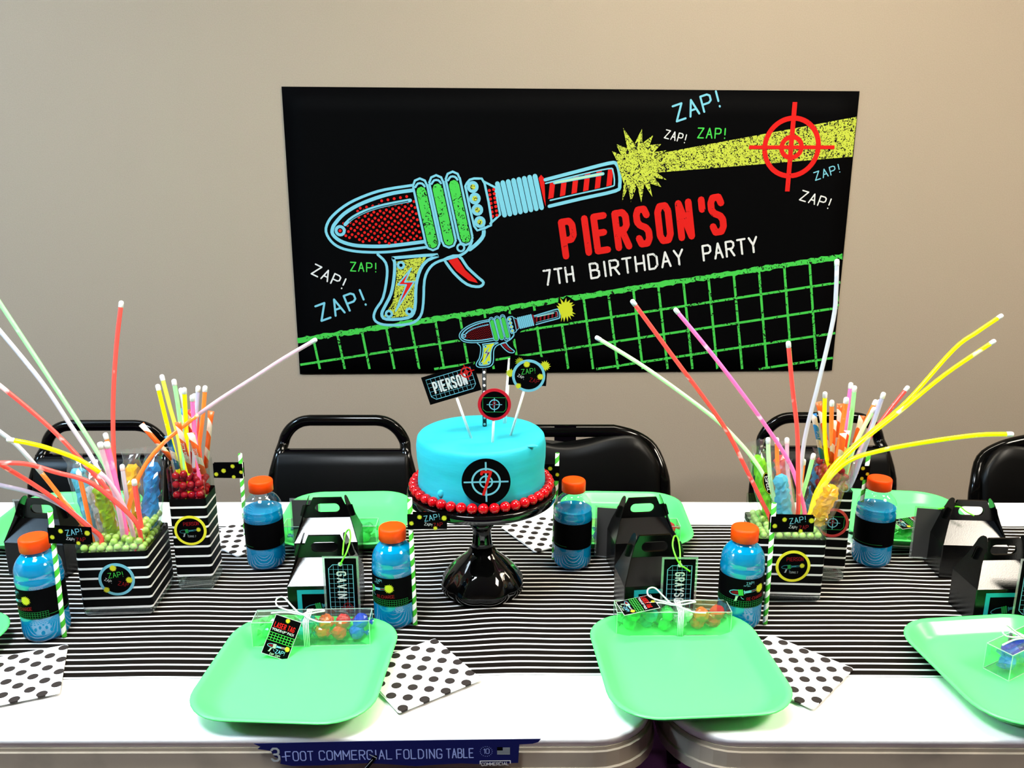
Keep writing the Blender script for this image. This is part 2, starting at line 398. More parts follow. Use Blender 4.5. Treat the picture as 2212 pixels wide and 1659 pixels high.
def table(label, x0, x1, y0, y1, rotz):
    cx, cy = (x0 + x1) / 2, (y0 + y1) / 2; W_, D_ = x1 - x0, y1 - y0
    r = thing('folding_table', label, 'table', (cx, cy, 0), rotz, 'folding tables set end to end')
    R_ = 0.085; n = 8
    def L(ins, z): return rrect(W_ - 2 * ins, D_ - 2 * ins, R_ - ins, TZ - z, n)
    MB().loft([L(0.03, 0.014), L(0.002, 0.014), L(0.0005, 0.0045), L(0.0012, 0.0018), L(0.0035, 0.0004), L(0.007, 0.0)], True, True).obj('table_top', TOPM, r)
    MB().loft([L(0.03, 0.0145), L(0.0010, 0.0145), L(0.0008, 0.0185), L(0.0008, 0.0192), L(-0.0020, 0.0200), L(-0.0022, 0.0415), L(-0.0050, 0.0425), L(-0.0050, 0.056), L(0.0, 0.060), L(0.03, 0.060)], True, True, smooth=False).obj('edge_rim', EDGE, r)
    for q in (-1, 1):
        u = MB(); xx = q * (W_ / 2 - 0.42)
        u.tube(spline([(xx, -D_ / 2 + 0.10, TZ - 0.06), (xx, -D_ / 2 + 0.10, 0.06), (xx, -D_ / 2 + 0.115, 0.014), (xx, -D_ / 2 + 0.16, 0.014), (xx, D_ / 2 - 0.16, 0.014), (xx, D_ / 2 - 0.115, 0.014), (xx, D_ / 2 - 0.10, 0.06), (xx, D_ / 2 - 0.10, TZ - 0.06)], 4), 0.0135, 8)
        u.obj('leg_frame', LEGM, r)
        MB().tube([(xx, 0, TZ - 0.35), (xx - q * 0.5, 0, TZ - 0.065)], 0.009, 8).obj('brace', LEGM, r)
        MB().tube([(xx, -D_ / 2 + 0.10, TZ - 0.35), (xx, D_ / 2 - 0.10, TZ - 0.35)], 0.009, 8).obj('crossbar', LEGM, r)
    for q in (-1, 1): MB().box((0, q * (D_ / 2 - 0.05), TZ - 0.075), (W_ - 0.3, 0.025, 0.03)).obj('rail', LEGM, r)
    return r
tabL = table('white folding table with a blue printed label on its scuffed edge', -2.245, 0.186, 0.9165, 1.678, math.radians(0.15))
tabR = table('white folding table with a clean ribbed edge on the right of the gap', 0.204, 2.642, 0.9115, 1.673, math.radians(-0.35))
# torn blue label on the left table's edge
def edge_pt(px, py): p = D(px, py, 0.9115); return (p.x, p.z)
lab = Print(0.0002)
def ep(zx, zy): return edge_pt(400 + zx / 2.458, 1500 + zy / 2.458)
MB().plate([ep(*p) for p in [(360, 262), (395, 262), (640, 256), (900, 251), (1400, 244), (1885, 239), (1870, 256), (1840, 264), (1770, 268), (1764, 366), (1560, 372), (1460, 368), (1340, 374), (1220, 382), (1080, 372), (960, 366), (830, 372), (700, 378), (560, 380), (500, 368), (505, 345), (470, 330), (450, 300), (380, 290), (395, 278)]][::-1], 0.0006).obj('label_sticker', INK['n'], tabL)
stk = [o for o in tabL.children if o.name.startswith('label_sticker')][0]
stk.location = (-tabL.location.x, -tabL.location.y + 0.9095, 0)
lab = Print(0.0002)
def etext(st, a, b, h, c, wd, nar):
    A = ep(*a); B = ep(*b); lab.text(st, A, h, c, wd, math.atan2(B[1] - A[1], B[0] - A[0]), 1, nar)
hh = abs(ep(600, 300)[1] - ep(600, 350)[1])
def fit(st, a, b, h, c, wd):
    A = ep(*a); B = ep(*b); q = math.hypot(B[0] - A[0], B[1] - A[1]); t0 = sum(adv(ch) for ch in st) - 0.2
    lab.text(st, A, h, c, wd, math.atan2(B[1] - A[1], B[0] - A[0]), 1, q / (t0 * h))
fit('-FOOT', (513, 352), (680, 349), hh * 0.95, 's', 0.11); fit('COMMERCIAL', (710, 348), (1098, 343), hh * 0.95, 's', 0.11)
fit('FOLDING', (1120, 342), (1362, 339), hh * 0.95, 's', 0.11); fit('TABLE', (1385, 338), (1528, 336), hh * 0.95, 's', 0.11)
A = ep(458, 352); lab.text('3', A, hh * 1.3, 'a', 0.16, 0, 1, 0.85)
lab.text('10', ep(1578, 315), hh * 0.5, 's', 0.12); c0 = ep(1594, 304); rr = abs(ep(1562, 304)[0] - c0[0])
for k in range(18): lab.disc((c0[0] + rr * math.cos(k * PI / 9), c0[1] + rr * 0.95 * math.sin(k * PI / 9)), rr * 0.07, 's', 1, 6)
fa, fb = ep(1652, 320), ep(1720, 281); fw, fh_ = fb[0] - fa[0], fb[1] - fa[1]
for k in range(7): lab.poly([(fa[0] + (fw * 0.45 if k > 3 else 0), fa[1] + fh_ * k / 7), (fb[0], fa[1] + fh_ * k / 7), (fb[0], fa[1] + fh_ * (k + .55) / 7), (fa[0] + (fw * 0.45 if k > 3 else 0), fa[1] + fh_ * (k + .55) / 7)], 'a', 1)
lab.poly([(fa[0], fa[1] + fh_ * 0.55), (fa[0] + fw * 0.42, fa[1] + fh_ * 0.55), (fa[0] + fw * 0.42, fb[1]), (fa[0], fb[1])], 'k', 1)
lab.stroke([ep(1562, 372), ep(1562, 355), ep(1722, 353), ep(1722, 368)], 0.0012, 'w', 1, caps=False); fit('COMMERCIAL', (1570, 380), (1714, 376), hh * 0.32, 'w', 0.14)
lab.stroke([ep(962, 385), ep(1005, 330)], 0.005, 'k', 2); lab.stroke([ep(952, 388), ep(990, 345)], 0.0008, 'a', 3); lab.stroke([ep(975, 318), ep(1012, 336)], 0.0012, 'a', 3)
lab.obj('label_lettering', stk, flat(0.0))

# ================================================================== striped runner
def runner():
    m, t, n, l, b = nt('striped_paper_runner'); b.inputs['Roughness'].default_value = 0.5; b.inputs['Specular IOR Level'].default_value = 0.04
    uv = n.new('ShaderNodeUVMap'); sp = n.new('ShaderNodeSeparateXYZ'); l.new(uv.outputs[0], sp.inputs[0])
    fr = n.new('ShaderNodeMath'); fr.operation = 'FRACT'; l.new(sp.outputs[1], fr.inputs[0])
    lt = n.new('ShaderNodeMath'); lt.operation = 'LESS_THAN'; lt.inputs[1].default_value = 0.26; l.new(fr.outputs[0], lt.inputs[0])
    mx = n.new('ShaderNodeMix'); mx.data_type = 'RGBA'; mx.inputs[6].default_value = (0.006, 0.0045, 0.0035, 1); mx.inputs[7].default_value = (0.72, 0.72, 0.72, 1)
    l.new(lt.outputs[0], mx.inputs[0]); l.new(mx.outputs[2], b.inputs['Base Color'])
    nx, ny = 300, 60; x0, x1 = -1.9, 2.2; y0, y1 = 1.0525, 1.5605; mb = MB(); UV = []
    ns = 34.6
    def yo(x, v):
        yy = 0.0018 * math.sin(x * 21 + 3 * v) + 0.0014 * math.sin(x * 37 + 1.3 + 5 * v) + 0.0010 * math.sin(x * 11 - 6 * v + 2)
        skew = -0.010 * (x + 0.05) if x < 0 else -0.012 * max(0, x - 0.15)
        if x < 0: skew = 0.016 * x
        return yy * (0.35 + 0.65 * (v * (1 - v) * 4)) + skew
    def zo(x, v): return TZ + 0.0012 + 0.0009 * (1 + math.sin(x * 26 + 4 * v)) * (v * (1 - v) * 4) + 0.0006 * (1 + math.sin(x * 43 + 7 * v + 1)) * (v * (1 - v) * 4)
    vs = []
    for j in range(ny + 1):
        v = j / ny
        for i in range(nx + 1):
            x = x0 + (x1 - x0) * i / nx; vs.append((x, y0 + (y1 - y0) * v + yo(x, v), zo(x, v)))
    fs = [(j * (nx + 1) + i, j * (nx + 1) + i + 1, (j + 1) * (nx + 1) + i + 1, (j + 1) * (nx + 1) + i) for j in range(ny) for i in range(nx)]
    mb.add(vs, fs, 0, True); me = mb.mesh('table_runner', m, fix=False)
    ul = me.uv_layers.new(name='UVMap')
    for p in me.polygons:
        for li in p.loop_indices:
            vi = me.loops[li].vertex_index; ul.data[li].uv = ((vi % (nx + 1)) / nx, (vi // (nx + 1)) / ny * ns + 0.02)
    o = bpy.data.objects.new('table_runner', me); COL.objects.link(o)
    so = o.modifiers.new('thickness', 'SOLIDIFY'); so.thickness = 0.0004; so.offset = -1
    return tag(o, 'black and white striped runner lying along both tables', 'table runner')
runner()

# ================================================================== ray gun artwork (shared by banner, toppers, labels and stickers)
def Wg(p):                       # artwork grid -> position on the banner
    q = D(600 + p[0] / 2.592, 180 + p[1] / 2.592, WY - 0.004); return (q.x, q.z)
NOSE = Wg((270, 825)); TIP = Wg((2190, 460)); GLEN = math.hypot(TIP[0] - NOSE[0], TIP[1] - NOSE[1]); GANG = math.atan2(TIP[1] - NOSE[1], TIP[0] - NOSE[0])
def gun_xf(c, length, ang=None):
    """artwork -> print plane: nose-to-burst line centred on c, with this length and tilt"""
    k = length / GLEN; ang = GANG if ang is None else ang; da = ang - GANG; ca, sa = math.cos(da), math.sin(da)
    mid = ((NOSE[0] + TIP[0]) / 2, (NOSE[1] + TIP[1]) / 2)
    def f(p):
        q = Wg(p); x, y = (q[0] - mid[0]) * k, (q[1] - mid[1]) * k
        return (c[0] + ca * x - sa * y, c[1] + sa * x + ca * y)
    return f, k
def inside(p, poly):
    r = False; j = len(poly) - 1
    for i in range(len(poly)):
        if (poly[i][1] > p[1]) != (poly[j][1] > p[1]) and p[0] < (poly[j][0] - poly[i][0]) * (p[1] - poly[i][1]) / (poly[j][1] - poly[i][1]) + poly[i][0]: r = not r
        j = i
    return r
def curve2(pts, n=4): return [(p.x, p.y) for p in spline([(a, b, 0) for a, b in pts], n)]
BURST = [(575, 380), (625, 400), (595, 338), (660, 365), (637, 250), (700, 340), (742, 255), (745, 335), (805, 290), (785, 345), (850, 340), (810, 385), (880, 375), (822, 412), (835, 455), (825, 500), (880, 540), (815, 528), (850, 580), (785, 560), (800, 635), (755, 565), (738, 665), (715, 570), (680, 665), (665, 580), (632, 660), (640, 560), (620, 500), (600, 430)]
BURST = [(x + 1296, y) for x, y in BURST]
def gun(pr, xf, k, full=True, C=None, L0=1, dim=False):
    C = C or {'b': 'b', 'g': 'G', 'y': 'Y', 'r': 'r', 'burst': 'Y', 'p': 'p'}
    s_ = k * math.hypot(Wg((1010, 500))[0] - Wg((1000, 500))[0], Wg((1010, 500))[1] - Wg((1000, 500))[1]) / 10     # metres per artwork unit
    X = lambda P: [xf(p) for p in P]
    def st(P, w_, c, L, closed=False, sm=0):
        if sm: pr.ribbon(X(curve2(P + ([P[0]] if closed else []), sm)), w_ * s_, c, L0 + L)
        else: pr.stroke(X(P), w_ * s_, c, L0 + L, closed, caps=True)
    body = [(270, 825), (283, 775), (325, 725), (400, 670), (500, 625), (600, 595), (700, 577), (800, 560), (860, 905), (700, 935), (600, 945), (500, 945), (420, 938), (350, 920), (300, 885), (276, 852)]
    pr.poly(X(body), 'k', L0)
    if full:
        st([(870, 912), (700, 935), (600, 945), (500, 945), (420, 938), (350, 920), (300, 885), (270, 830), (283, 775), (325, 725), (400, 670), (500, 625), (600, 595), (760, 570)], 15, C['b'], 1, sm=3)
        st([(830, 885), (700, 902), (600, 912), (500, 912), (420, 905), (350, 882), (308, 845), (308, 810), (325, 780), (372, 730), (450, 682), (550, 642), (650, 614), (760, 598)], 20, C['b'], 1, sm=3)
        dots = [(345, 800), (450, 700), (560, 660), (755, 620), (808, 872), (700, 890), (580, 900), (460, 890), (350, 860)]
        for i in range(-40, 60):
            for j in range(-40, 60):
                p = (600 + i * 35 + (17.5 if j % 2 else 0) + j * 3, 760 + j * 17 - i * 6)
                if inside(p, dots): pr.disc(xf(p), 8.2 * s_, C['r'], L0 + 1, 8)
        st([(378, 790), (420, 752), (500, 712), (600, 682), (742, 655)], 26, 'k', 2, sm=3); st([(378, 790), (420, 752), (500, 712), (600, 682), (742, 655)], 20, C['b'], 3, sm=3); st([(400, 772), (440, 745), (510, 712), (600, 686), (730, 660)], 4, 'k', 4, sm=3)
        pr.disc(xf((350, 825)), 32 * s_, C['b'], L0 + 2); pr.disc(xf((350, 825)), 15 * s_, 'k', L0 + 3); pr.disc(xf((350, 825)), 9 * s_, C['r'], L0 + 4)
    else:
        st([(870, 905), (700, 925), (500, 935), (350, 905), (285, 830), (330, 740), (500, 640), (760, 585)], 42, C['b'], 1)
        pr.poly(X([(370, 820), (480, 720), (750, 640), (800, 860), (600, 885), (430, 870)]), C.get('rd', C['r']), L0 + 2)
    # grip
    go = [(560, 958), (605, 1005), (612, 1080), (590, 1200), (550, 1265), (538, 1310), (560, 1340), (620, 1353), (740, 1346), (798, 1305), (815, 1230), (822, 1100), (852, 1032), (905, 995), (1010, 967), (1062, 935), (1088, 880)]
    gi = [(640, 978), (655, 1005), (650, 1100), (634, 1180), (602, 1245), (583, 1290), (608, 1320), (730, 1312), (768, 1262), (775, 1130), (800, 1040), (840, 990), (895, 960)]
    pr.poly(X(go[:15] + [(900, 930)]), 'k', L0)
    pr.poly(X([(665, 998), (835, 968), (795, 1040), (772, 1130), (765, 1230), (750, 1300), (640, 1312), (592, 1305), (642, 1230), (665, 1100)]), C['y'], L0 + 1)
    if full:
        st(go, 15, C['b'], 2, sm=3); st(gi + [(640, 978)], 18, C['b'], 2, sm=3)
        bolt = [(748, 1035), (672, 1128), (720, 1128), (660, 1275), (765, 1110), (712, 1112)]
        pr.poly(X(bolt), C['r'], L0 + 2); st(bolt, 8, C['b'], 3, True)
        for p in ((690, 1018), (623, 1290), (737, 1277)): pr.disc(xf(p), 24 * s_, C['b'], L0 + 3); pr.disc(xf(p), 10 * s_, 'k', L0 + 4)
        st([(1150, 800), (1152, 850), (1118, 895), (1075, 930)], 22, C['b'], 1, sm=3)
        pr.disc(xf((1025, 920)), 26 * s_, C['b'], L0 + 4); pr.disc(xf((1025, 920)), 14 * s_, 'k', L0 + 5)
    tr = [(930, 985), (985, 1060), (1060, 1125), (1128, 1138), (1152, 1115), (1120, 1085), (1062, 1030), (1010, 965)]
    pr.poly(X(tr), 'k', L0)
    if full:
        pr.poly(X([(955, 992), (1005, 975), (1050, 1045), (1110, 1100), (1120, 1118), (1070, 1105), (1000, 1050)]), C['r'], L0 + 1); st(tr, 16, C['b'], 2, True, sm=3)
    else: st([(960, 990), (1040, 1090), (1130, 1120)], 26, C['b'], 1)
    # three bands
    for a, b in (((797, 573), (868, 895)), ((888, 555), (958, 880)), ((980, 535), (1052, 865))):
        if full:
            st([a, b], 92, C['b'], 4); st([a, b], 66, 'k', 5); st([(a[0] + 7, a[1] + 34), b], 56, C['g'], 6)
            st([(a[0] - 26, a[1] + 8), (a[0] - 12, a[1] - 12), (a[0] + 12, a[1] - 12), (a[0] + 26, a[1] + 4)], 12, C['b'], 7, sm=2)
        else: st([a, b], 84, C['g'], 3)
    # dotted panel, neck
    if full:
        st([(1050, 575), (1075, 540), (1125, 533), (1158, 560), (1197, 768), (1180, 800), (1135, 817), (1100, 800)], 13, C['b'], 6, True, sm=2)
        for p in ((1092, 580), (1104, 645), (1118, 708), (1132, 776)): pr.disc(xf(p), 33 * s_, C['b'], L0 + 7); pr.disc(xf(p), 15 * s_, C['y'], L0 + 8)
        st([(1150, 548), (1216, 582), (1245, 735), (1190, 785)], 12, C['b'], 3)
        for j in range(7):
            for i in range(2): pr.disc(xf((1185 + i * 24 + j * 3, 600 + j * 24 - i * 6)), 9 * s_, C['r'], L0 + 3, 8)
        for q in range(8):
            t_ = q / 7; st([(1230 + 210 * t_, 562 - 42 * t_), (1270 + 207 * t_, 738 - 42 * t_)], 27, C['b'], 4)
        pr.poly(X([(1460, 530), (1474, 512), (1492, 532), (1500, 690), (1488, 650)]), C['r'], L0 + 4)
        pr.poly(X([(1495, 540), (1870, 442), (1912, 470), (1918, 575), (1895, 605), (1520, 690)]), 'k', L0 + 3)
        st([(1497, 540), (1680, 492), (1855, 447), (1895, 452), (1912, 500), (1914, 570), (1890, 602), (1700, 645), (1520, 688)], 19, C['b'], 6, sm=3)
        st([(1500, 560), (1680, 515), (1850, 478), (1876, 490), (1884, 560), (1860, 580), (1700, 615), (1525, 655)], 8, C['b'], 6, sm=3)
        for q in range(6):
            x = 1512 + q * 65; d = -q * 14
            pr.poly(X([(x + 12, 552 + d), (x + 42, 545 + d), (x + 32, 640 + d), (x + 2, 648 + d)]), C['r'], L0 + 5)
        st([(1550, 556), (1820, 506)], 18, C['b'], 7); st([(1552, 556), (1818, 507)], 9, C['p'], 8)
    else:
        st([(1110, 580), (1150, 770)], 60, C['b'], 3); st([(1200, 660), (1480, 605)], 150, C['b'], 2); pr.poly(X([(1470, 530), (1890, 440), (1910, 590), (1500, 690)]), C.get('bd', 'a'), L0 + 2); pr.poly(X([(1520, 570), (1860, 490), (1870, 560), (1540, 640)]), C.get('rd', C['r']), L0 + 3)
    pr.poly(X(BURST), C['burst'], L0 + (9 if full else 4))
CARD = [(240, 830), (258, 765), (380, 650), (560, 575), (740, 530), (790, 490), (1000, 465), (1150, 500), (1230, 510), (1450, 465), (1850, 400), (1840, 330), (1900, 330), (1915, 225), (1985, 280), (2045, 220), (2110, 260), (2170, 310), (2200, 370), (2160, 460), (2200, 550), (2150, 600), (2110, 660), (2035, 695), (1910, 690), (1890, 640), (1530, 725), (1280, 785), (1215, 840), (1165, 910), (1110, 960), (1185, 1105), (1155, 1170), (1085, 1165), (975, 1080), (905, 1025), (860, 1060), (848, 1260), (820, 1330), (750, 1378), (560, 1370), (505, 1320), (520, 1255), (575, 1170), (580, 1040), (530, 978), (350, 950), (255, 890)]

# ================================================================== birthday banner on the wall
BY = WY - 0.004
def Wp(px, py): q = D(px, py, BY); return (q.x, q.z)
TL, TR, BR, BL = Wp(608, 187), Wp(1857, 197), Wp(1797, 800), Wp(648, 808)
ban = thing('party_banner', 'black birthday banner with a printed ray gun taped to the wall', 'banner', (0, BY, 0))
sh = MB(); nx, ny = 24, 12; vs = []
for j in range(ny + 1):
    for i in range(nx + 1):
        a, b = i / nx, j / ny
        x = (BL[0] * (1 - a) + BR[0] * a) * (1 - b) + (TL[0] * (1 - a) + TR[0] * a) * b; z = (BL[1] * (1 - a) + BR[1] * a) * (1 - b) + (TL[1] * (1 - a) + TR[1] * a) * b
        vs.append((x, 0.0, z))
sh.add(vs, [(j * (nx + 1) + i, j * (nx + 1) + i + 1, (j + 1) * (nx + 1) + i + 1, (j + 1) * (nx + 1) + i) for j in range(ny) for i in range(nx)], 0, True)
so = sh.obj('banner_sheet', mat('banner_vinyl', BLACK, 0.6, 0.02), ban, fix=False); md = so.modifiers.new('thickness', 'SOLIDIFY'); md.thickness = 0.001; md.offset = -1
pr = Print(0.00035); gx, gk = gun_xf(((NOSE[0] + TIP[0]) / 2, (NOSE[1] + TIP[1]) / 2), GLEN)
# laser beam and burst
Z8 = lambda x, y: Wg((x + 1296, y))
pb = Print(0.00035); pb.poly([Z8(800, 400), Z8(1946, 187), Z8(1921, 411), Z8(825, 500)], 'Y', 1); pb.obj('laser_beam_print', ban, flat())
gun(pr, gx, gk, True, {'b': 'b', 'g': 'V', 'y': 'Y', 'r': 'r', 'burst': 'Y', 'p': 'p'}); pr.obj('ray_gun_print', ban, flat())
pt = Print(0.00035); c0 = Z8(1580, 358); ru = abs(Z8(1680, 358)[0] - c0[0]) / 100
pt.ring(c0, 150 * ru, 27 * ru, 'R', 3, 48, 156 * ru); pt.ring(c0, 56 * ru, 25 * ru, 'R', 3, 32); pt.stroke([Z8(1599, 105), Z8(1556, 605)], 26 * ru, 'R', 4, caps=False); pt.stroke([Z8(1342, 358), Z8(1820, 358)], 20 * ru, 'R', 4, caps=False)
pt.obj('crosshair_print', ban, flat())
def btext(p, st, A, B, h, c, wd, L=1, gw=0.92):
    """text on the banner: baseline from A to B (wall points), letter height h"""
    q = math.hypot(B[0] - A[0], B[1] - A[1]); t0 = sum(adv(ch) for ch in st) - 0.2
    p.text(st, A, h, c, wd, math.atan2(B[1] - A[1], B[0] - A[0]), L, q / (t0 * h), n=8, gw=gw)
U = ru
for st, A, B, h, c in (('ZAP!', Z8(938, 213), Z8(1178, 130), 84, 'b'), ('ZAP!', Z8(868, 305), Z8(980, 333), 44, 'w'), ('ZAP!', Z8(1055, 305), Z8(1205, 308), 52, 'g'), ('ZAP!', Z8(1715, 543), Z8(1850, 497), 44, 'b'), ('ZAP!', Z8(1625, 652), Z8(1782, 700), 54, 'w'),
                      ('ZAP!', Wg((188, 1066)), Wg((357, 1148)), 62, 'w'), ('ZAP!', Wg((408, 1050)), Wg((548, 1056)), 50, 'g'), ('ZAP!', Wg((245, 1330)), Wg((492, 1240)), 92, 'b')):
    pz = Print(0.00035); btext(pz, st, A, B, h * U, c, 0.13); pz.obj('zap_lettering', ban, flat())
pn = Print(0.00035); btext(pn, "PIERSON'S", Z8(318, 968), Z8(1235, 822), 196 * U, 'R', 0.195, gw=0.70); pn.obj('name_lettering', ban, flat())
for st, A, B in (('7TH', Z8(203, 1130), Z8(370, 1105)), ('BIRTHDAY', Z8(460, 1092), Z8(985, 1010)), ('PARTY', Z8(1090, 992), Z8(1398, 940))):
    pn = Print(0.00035); btext(pn, st, A, B, 84 * U, 'W', 0.14); pn.obj('party_lettering', ban, flat())
# sloping neon grid, clipped to the sheet
pg = Print(0.00035); G0 = Wg((110, 1438)); G1 = Wg((3161, 968)); ga = math.atan2(G1[1] - G0[1], G1[0] - G0[0]); gl = math.hypot(G1[0] - G0[0], G1[1] - G0[1]); unit = 149 * U
def gp(s_, d): return (G0[0] + math.cos(ga) * s_ + math.sin(ga) * d, G0[1] + math.sin(ga) * s_ - math.cos(ga) * d)
def clipseg(a, b):
    x0, x1 = TL[0] + 0.002, TR[0] - 0.002; z0, z1 = max(BL[1], BR[1]) + 0.004, 3; t0, t1 = 0.0, 1.0; dx, dz = b[0] - a[0], b[1] - a[1]
    for p, q in ((-dx, a[0] - x0), (dx, x1 - a[0]), (-dz, a[1] - z0), (dz, z1 - a[1])):
        if abs(p) < 1e-12:
            if q < 0: return None
        else:
            r = q / p
            if p < 0: t0 = max(t0, r)
            else: t1 = min(t1, r)
    return None if t0 >= t1 else ((a[0] + dx * t0, a[1] + dz * t0), (a[0] + dx * t1, a[1] + dz * t1))
R5 = random.Random(5); top = []; bot = []
N = 160
for i in range(N + 1):
    s_ = gl * i / N; top.append(gp(s_, -13 * U + R5.uniform(-6, 3) * U)); bot.append(gp(s_, 15 * U + R5.uniform(-5, 6) * U))
for i in range(N): pg.poly([top[i], bot[i], bot[i + 1], top[i + 1]], 'V', 2)
for k in range(1, 5):
    sg = clipseg(gp(-0.5, unit * k), gp(gl + .5, unit * k))
    if sg: pg.stroke(sg, 14 * U, 'V', 2, caps=False)
for k in range(0, 23):
    sg = clipseg(gp(95 * U + unit * 0.985 * k, 10 * U), gp(95 * U + unit * 0.985 * k, 5.2 * unit))
    if sg: pg.stroke(sg, 14 * U, 'V', 1, caps=False)
pg.obj('neon_grid_print', ban, flat())

# ================================================================== folding chairs
FRAME = mat('black_chair_enamel', (0.001, 0.001, 0.001), 0.12, 0.25)
PADM = mat('black_vinyl_pad', (0.001, 0.001, 0.001), 0.34, 0.15, bump=0.05, bscale=120)
def chair_a(label, xl, xr, ytop, yy):
    """tube-framed padded folding chair: outer edges xl..xr, top of the tube at ytop (photo), back standing at depth yy"""
    a = D(xl, 1080, yy); b = D(xr, 1080, yy); tp = D((xl + xr) / 2, ytop, yy); cx = (a.x + b.x) / 2; hw = (b.x - a.x) / 2; ht = tp.z
    r = thing('folding_chair', label, 'chair', (cx, yy, 0), 0, 'black folding chairs along the wall')
    tr = 0.0145; w0 = hw - tr; w1 = w0 - 0.022      # narrower at the top
    lean = lambda z: -(ht - z) * 0.30
    ft = ht - tr
    P = [(-w0 - 0.002, -ft * 0.46, 0.012), (-w0, lean(TZ - 0.2), TZ - 0.2)]
    P += [(-w0 + 0.004, lean(ft - 0.15), ft - 0.15), (-w1 - 0.002, lean(ft - 0.085), ft - 0.085)]
    for k in range(1, 7):
        q = PI / 2 * k / 6; P.append((-w1 + 0.075 * (1 - math.cos(q)), lean(ft), ft - 0.085 + 0.085 * math.sin(q)))
    path = spline(P, 3); mir = [Vector((-p.x, p.y, p.z)) for p in reversed(path)]
    MB().tube(path + mir, tr, 10, sy=0.75).obj('frame', FRAME, r)
    bp = MB(); z1 = D((xl + xr) / 2, ytop + 72, yy).z; z0 = z1 - 0.20; L = []
    for z, th, ww in ((z0, 0.006, w0 - 0.01), (z0 + 0.004, 0.014, w0 - 0.006), (z0 + 0.03, 0.020, w0 - 0.004), (z1 - 0.03, 0.020, w0 - 0.010), (z1 - 0.010, 0.015, w0 - 0.011), (z1 - 0.002, 0.008, w0 - 0.012), (z1, 0.003, w0 - 0.013)):
        L.append([(x, y + lean(z), z) for x, y, _ in rrect(2 * ww, 2 * th, min(th, 0.012), 0, 4)])
    bp.loft(L).obj('back_pad', PADM, r)
    MB().box((0, lean(z1) + 0.004, z1 + 0.0015), (2 * w0 - 0.018, 0.012, 0.005)).obj('pad_rail', FRAME, r)
    seat = MB(); sz = 0.44
    seat.loft([[(x, y - 0.26, z) for x, y, z in rrect(0.37 - 2 * i, 0.38 - 2 * i, 0.05, z_, 5)] for i, z_ in ((0.01, sz - 0.02), (0.0, sz - 0.01), (0.0, sz), (0.012, sz + 0.012), (0.04, sz + 0.018))])
    seat.obj('seat', PADM, r)
    for q in (-1, 1):
        MB().tube([(q * (w0 - 0.03), -0.42, sz - 0.02), (q * (w0 - 0.03), 0.16, 0.012)], 0.0125, 8).obj('rear_leg', FRAME, r)
    MB().tube([(-w0, -0.30, 0.16), (w0, -0.30, 0.16)], 0.009, 8).obj('crossbar', FRAME, r)
    return r
def chair_b(label, xl, xr, ytop, yy):
    """broad-framed folding chair with a wavy-topped back pad"""
    a = D(xl, 1080, yy); b = D(xr, 1080, yy); tp = D((xl + xr) / 2, ytop, yy); cx = (a.x + b.x) / 2; hw = (b.x - a.x) / 2; ht = tp.z
    r = thing('folding_chair', label, 'chair', (cx, yy, 0), 0, 'black folding chairs along the wall')
    lean = lambda z: -(ht - z) * 0.28
    tr = 0.017; w0 = hw - tr; ft = ht - tr
    P = [(-w0, -ft * 0.45, 0.014), (-w0, lean(ft - 0.35), ft - 0.35), (-w0, lean(ft - 0.17), ft - 0.17), (-w0 + 0.006, lean(ft - 0.11), ft - 0.11), (-w0 + 0.030, lean(ft), ft - 0.055), (-w0 + 0.075, lean(ft), ft - 0.022), (-w0 + 0.13, lean(ft), ft - 0.006)]
    path = spline(P, 4); mir = [Vector((-p.x, p.y, p.z)) for p in reversed(path)]
    MB().tube(path + mir, tr, 10, sy=0.7).obj('frame', FRAME, r)
    MB().box((0, lean(ft - 0.03) + 0.004, ft - 0.03), (0.056, 0.006, 0.08)).obj('back_web', FRAME, r)
    n = 28; front = []; 
    ptop = lambda t: ft - 0.040 + 0.030 * (1 - math.cos(min(abs(t) / 0.68, 1.0) * PI)) / 2 - 0.075 * (max(0, abs(t) - 0.68) / 0.32) ** 2
    L = []
    ww = w0 - 0.014; z0 = ft - 0.24
    mb = MB(); rows = [0.0, 0.03, 0.5, 0.85, 0.95, 1.0]
    for f, th in zip(rows, (0.004, 0.014, 0.018, 0.018, 0.013, 0.004)):
        ring = []
        for k in range(n + 1):
            t = -1 + 2 * k / n; z = z0 + (ptop(t) - z0) * f; ring.append((t * ww, lean(z) - th, z))
        for k in range(n, -1, -1):
            t = -1 + 2 * k / n; z = z0 + (ptop(t) - z0) * f; ring.append((t * ww, lean(z) + 0.006, z))
        L.append(ring)
    mb.loft(L).obj('back_pad', PADM, r)
    seat = MB(); sz = 0.44
    seat.loft([[(x, y - 0.26, z) for x, y, z in rrect(0.37 - 2 * i, 0.38 - 2 * i, 0.05, z_, 5)] for i, z_ in ((0.01, sz - 0.02), (0.0, sz - 0.01), (0.0, sz), (0.012, sz + 0.012), (0.04, sz + 0.018))])
    seat.obj('seat', PADM, r)
    for q in (-1, 1):
        MB().tube([(q * (w0 - 0.03), -0.42, sz - 0.02), (q * (w0 - 0.03), 0.16, 0.012)], 0.0125, 8).obj('rear_leg', FRAME, r)
    MB().tube([(-w0, -0.30, 0.16), (w0, -0.30, 0.16)], 0.009, 8).obj('crossbar', FRAME, r)
    return r
CY_ = 2.10
chair_a('black tube-framed folding chair behind the blue-ringed square vase', 85, 404, 906, CY_)
chair_a('black tube-framed folding chair directly left of the cake', 590, 912, 895, CY_)
chair_b('black folding chair with wavy-topped pad directly right of the cake', 996, 1440, 911, CY_ + 0.02)
chair_a('black tube-framed folding chair behind the yellow-ringed square vase', 1602, 1915, 889, CY_)
chair_b('black folding chair with wavy-topped pad cut by the right edge', 2068, 2510, 933, CY_ - 0.03)

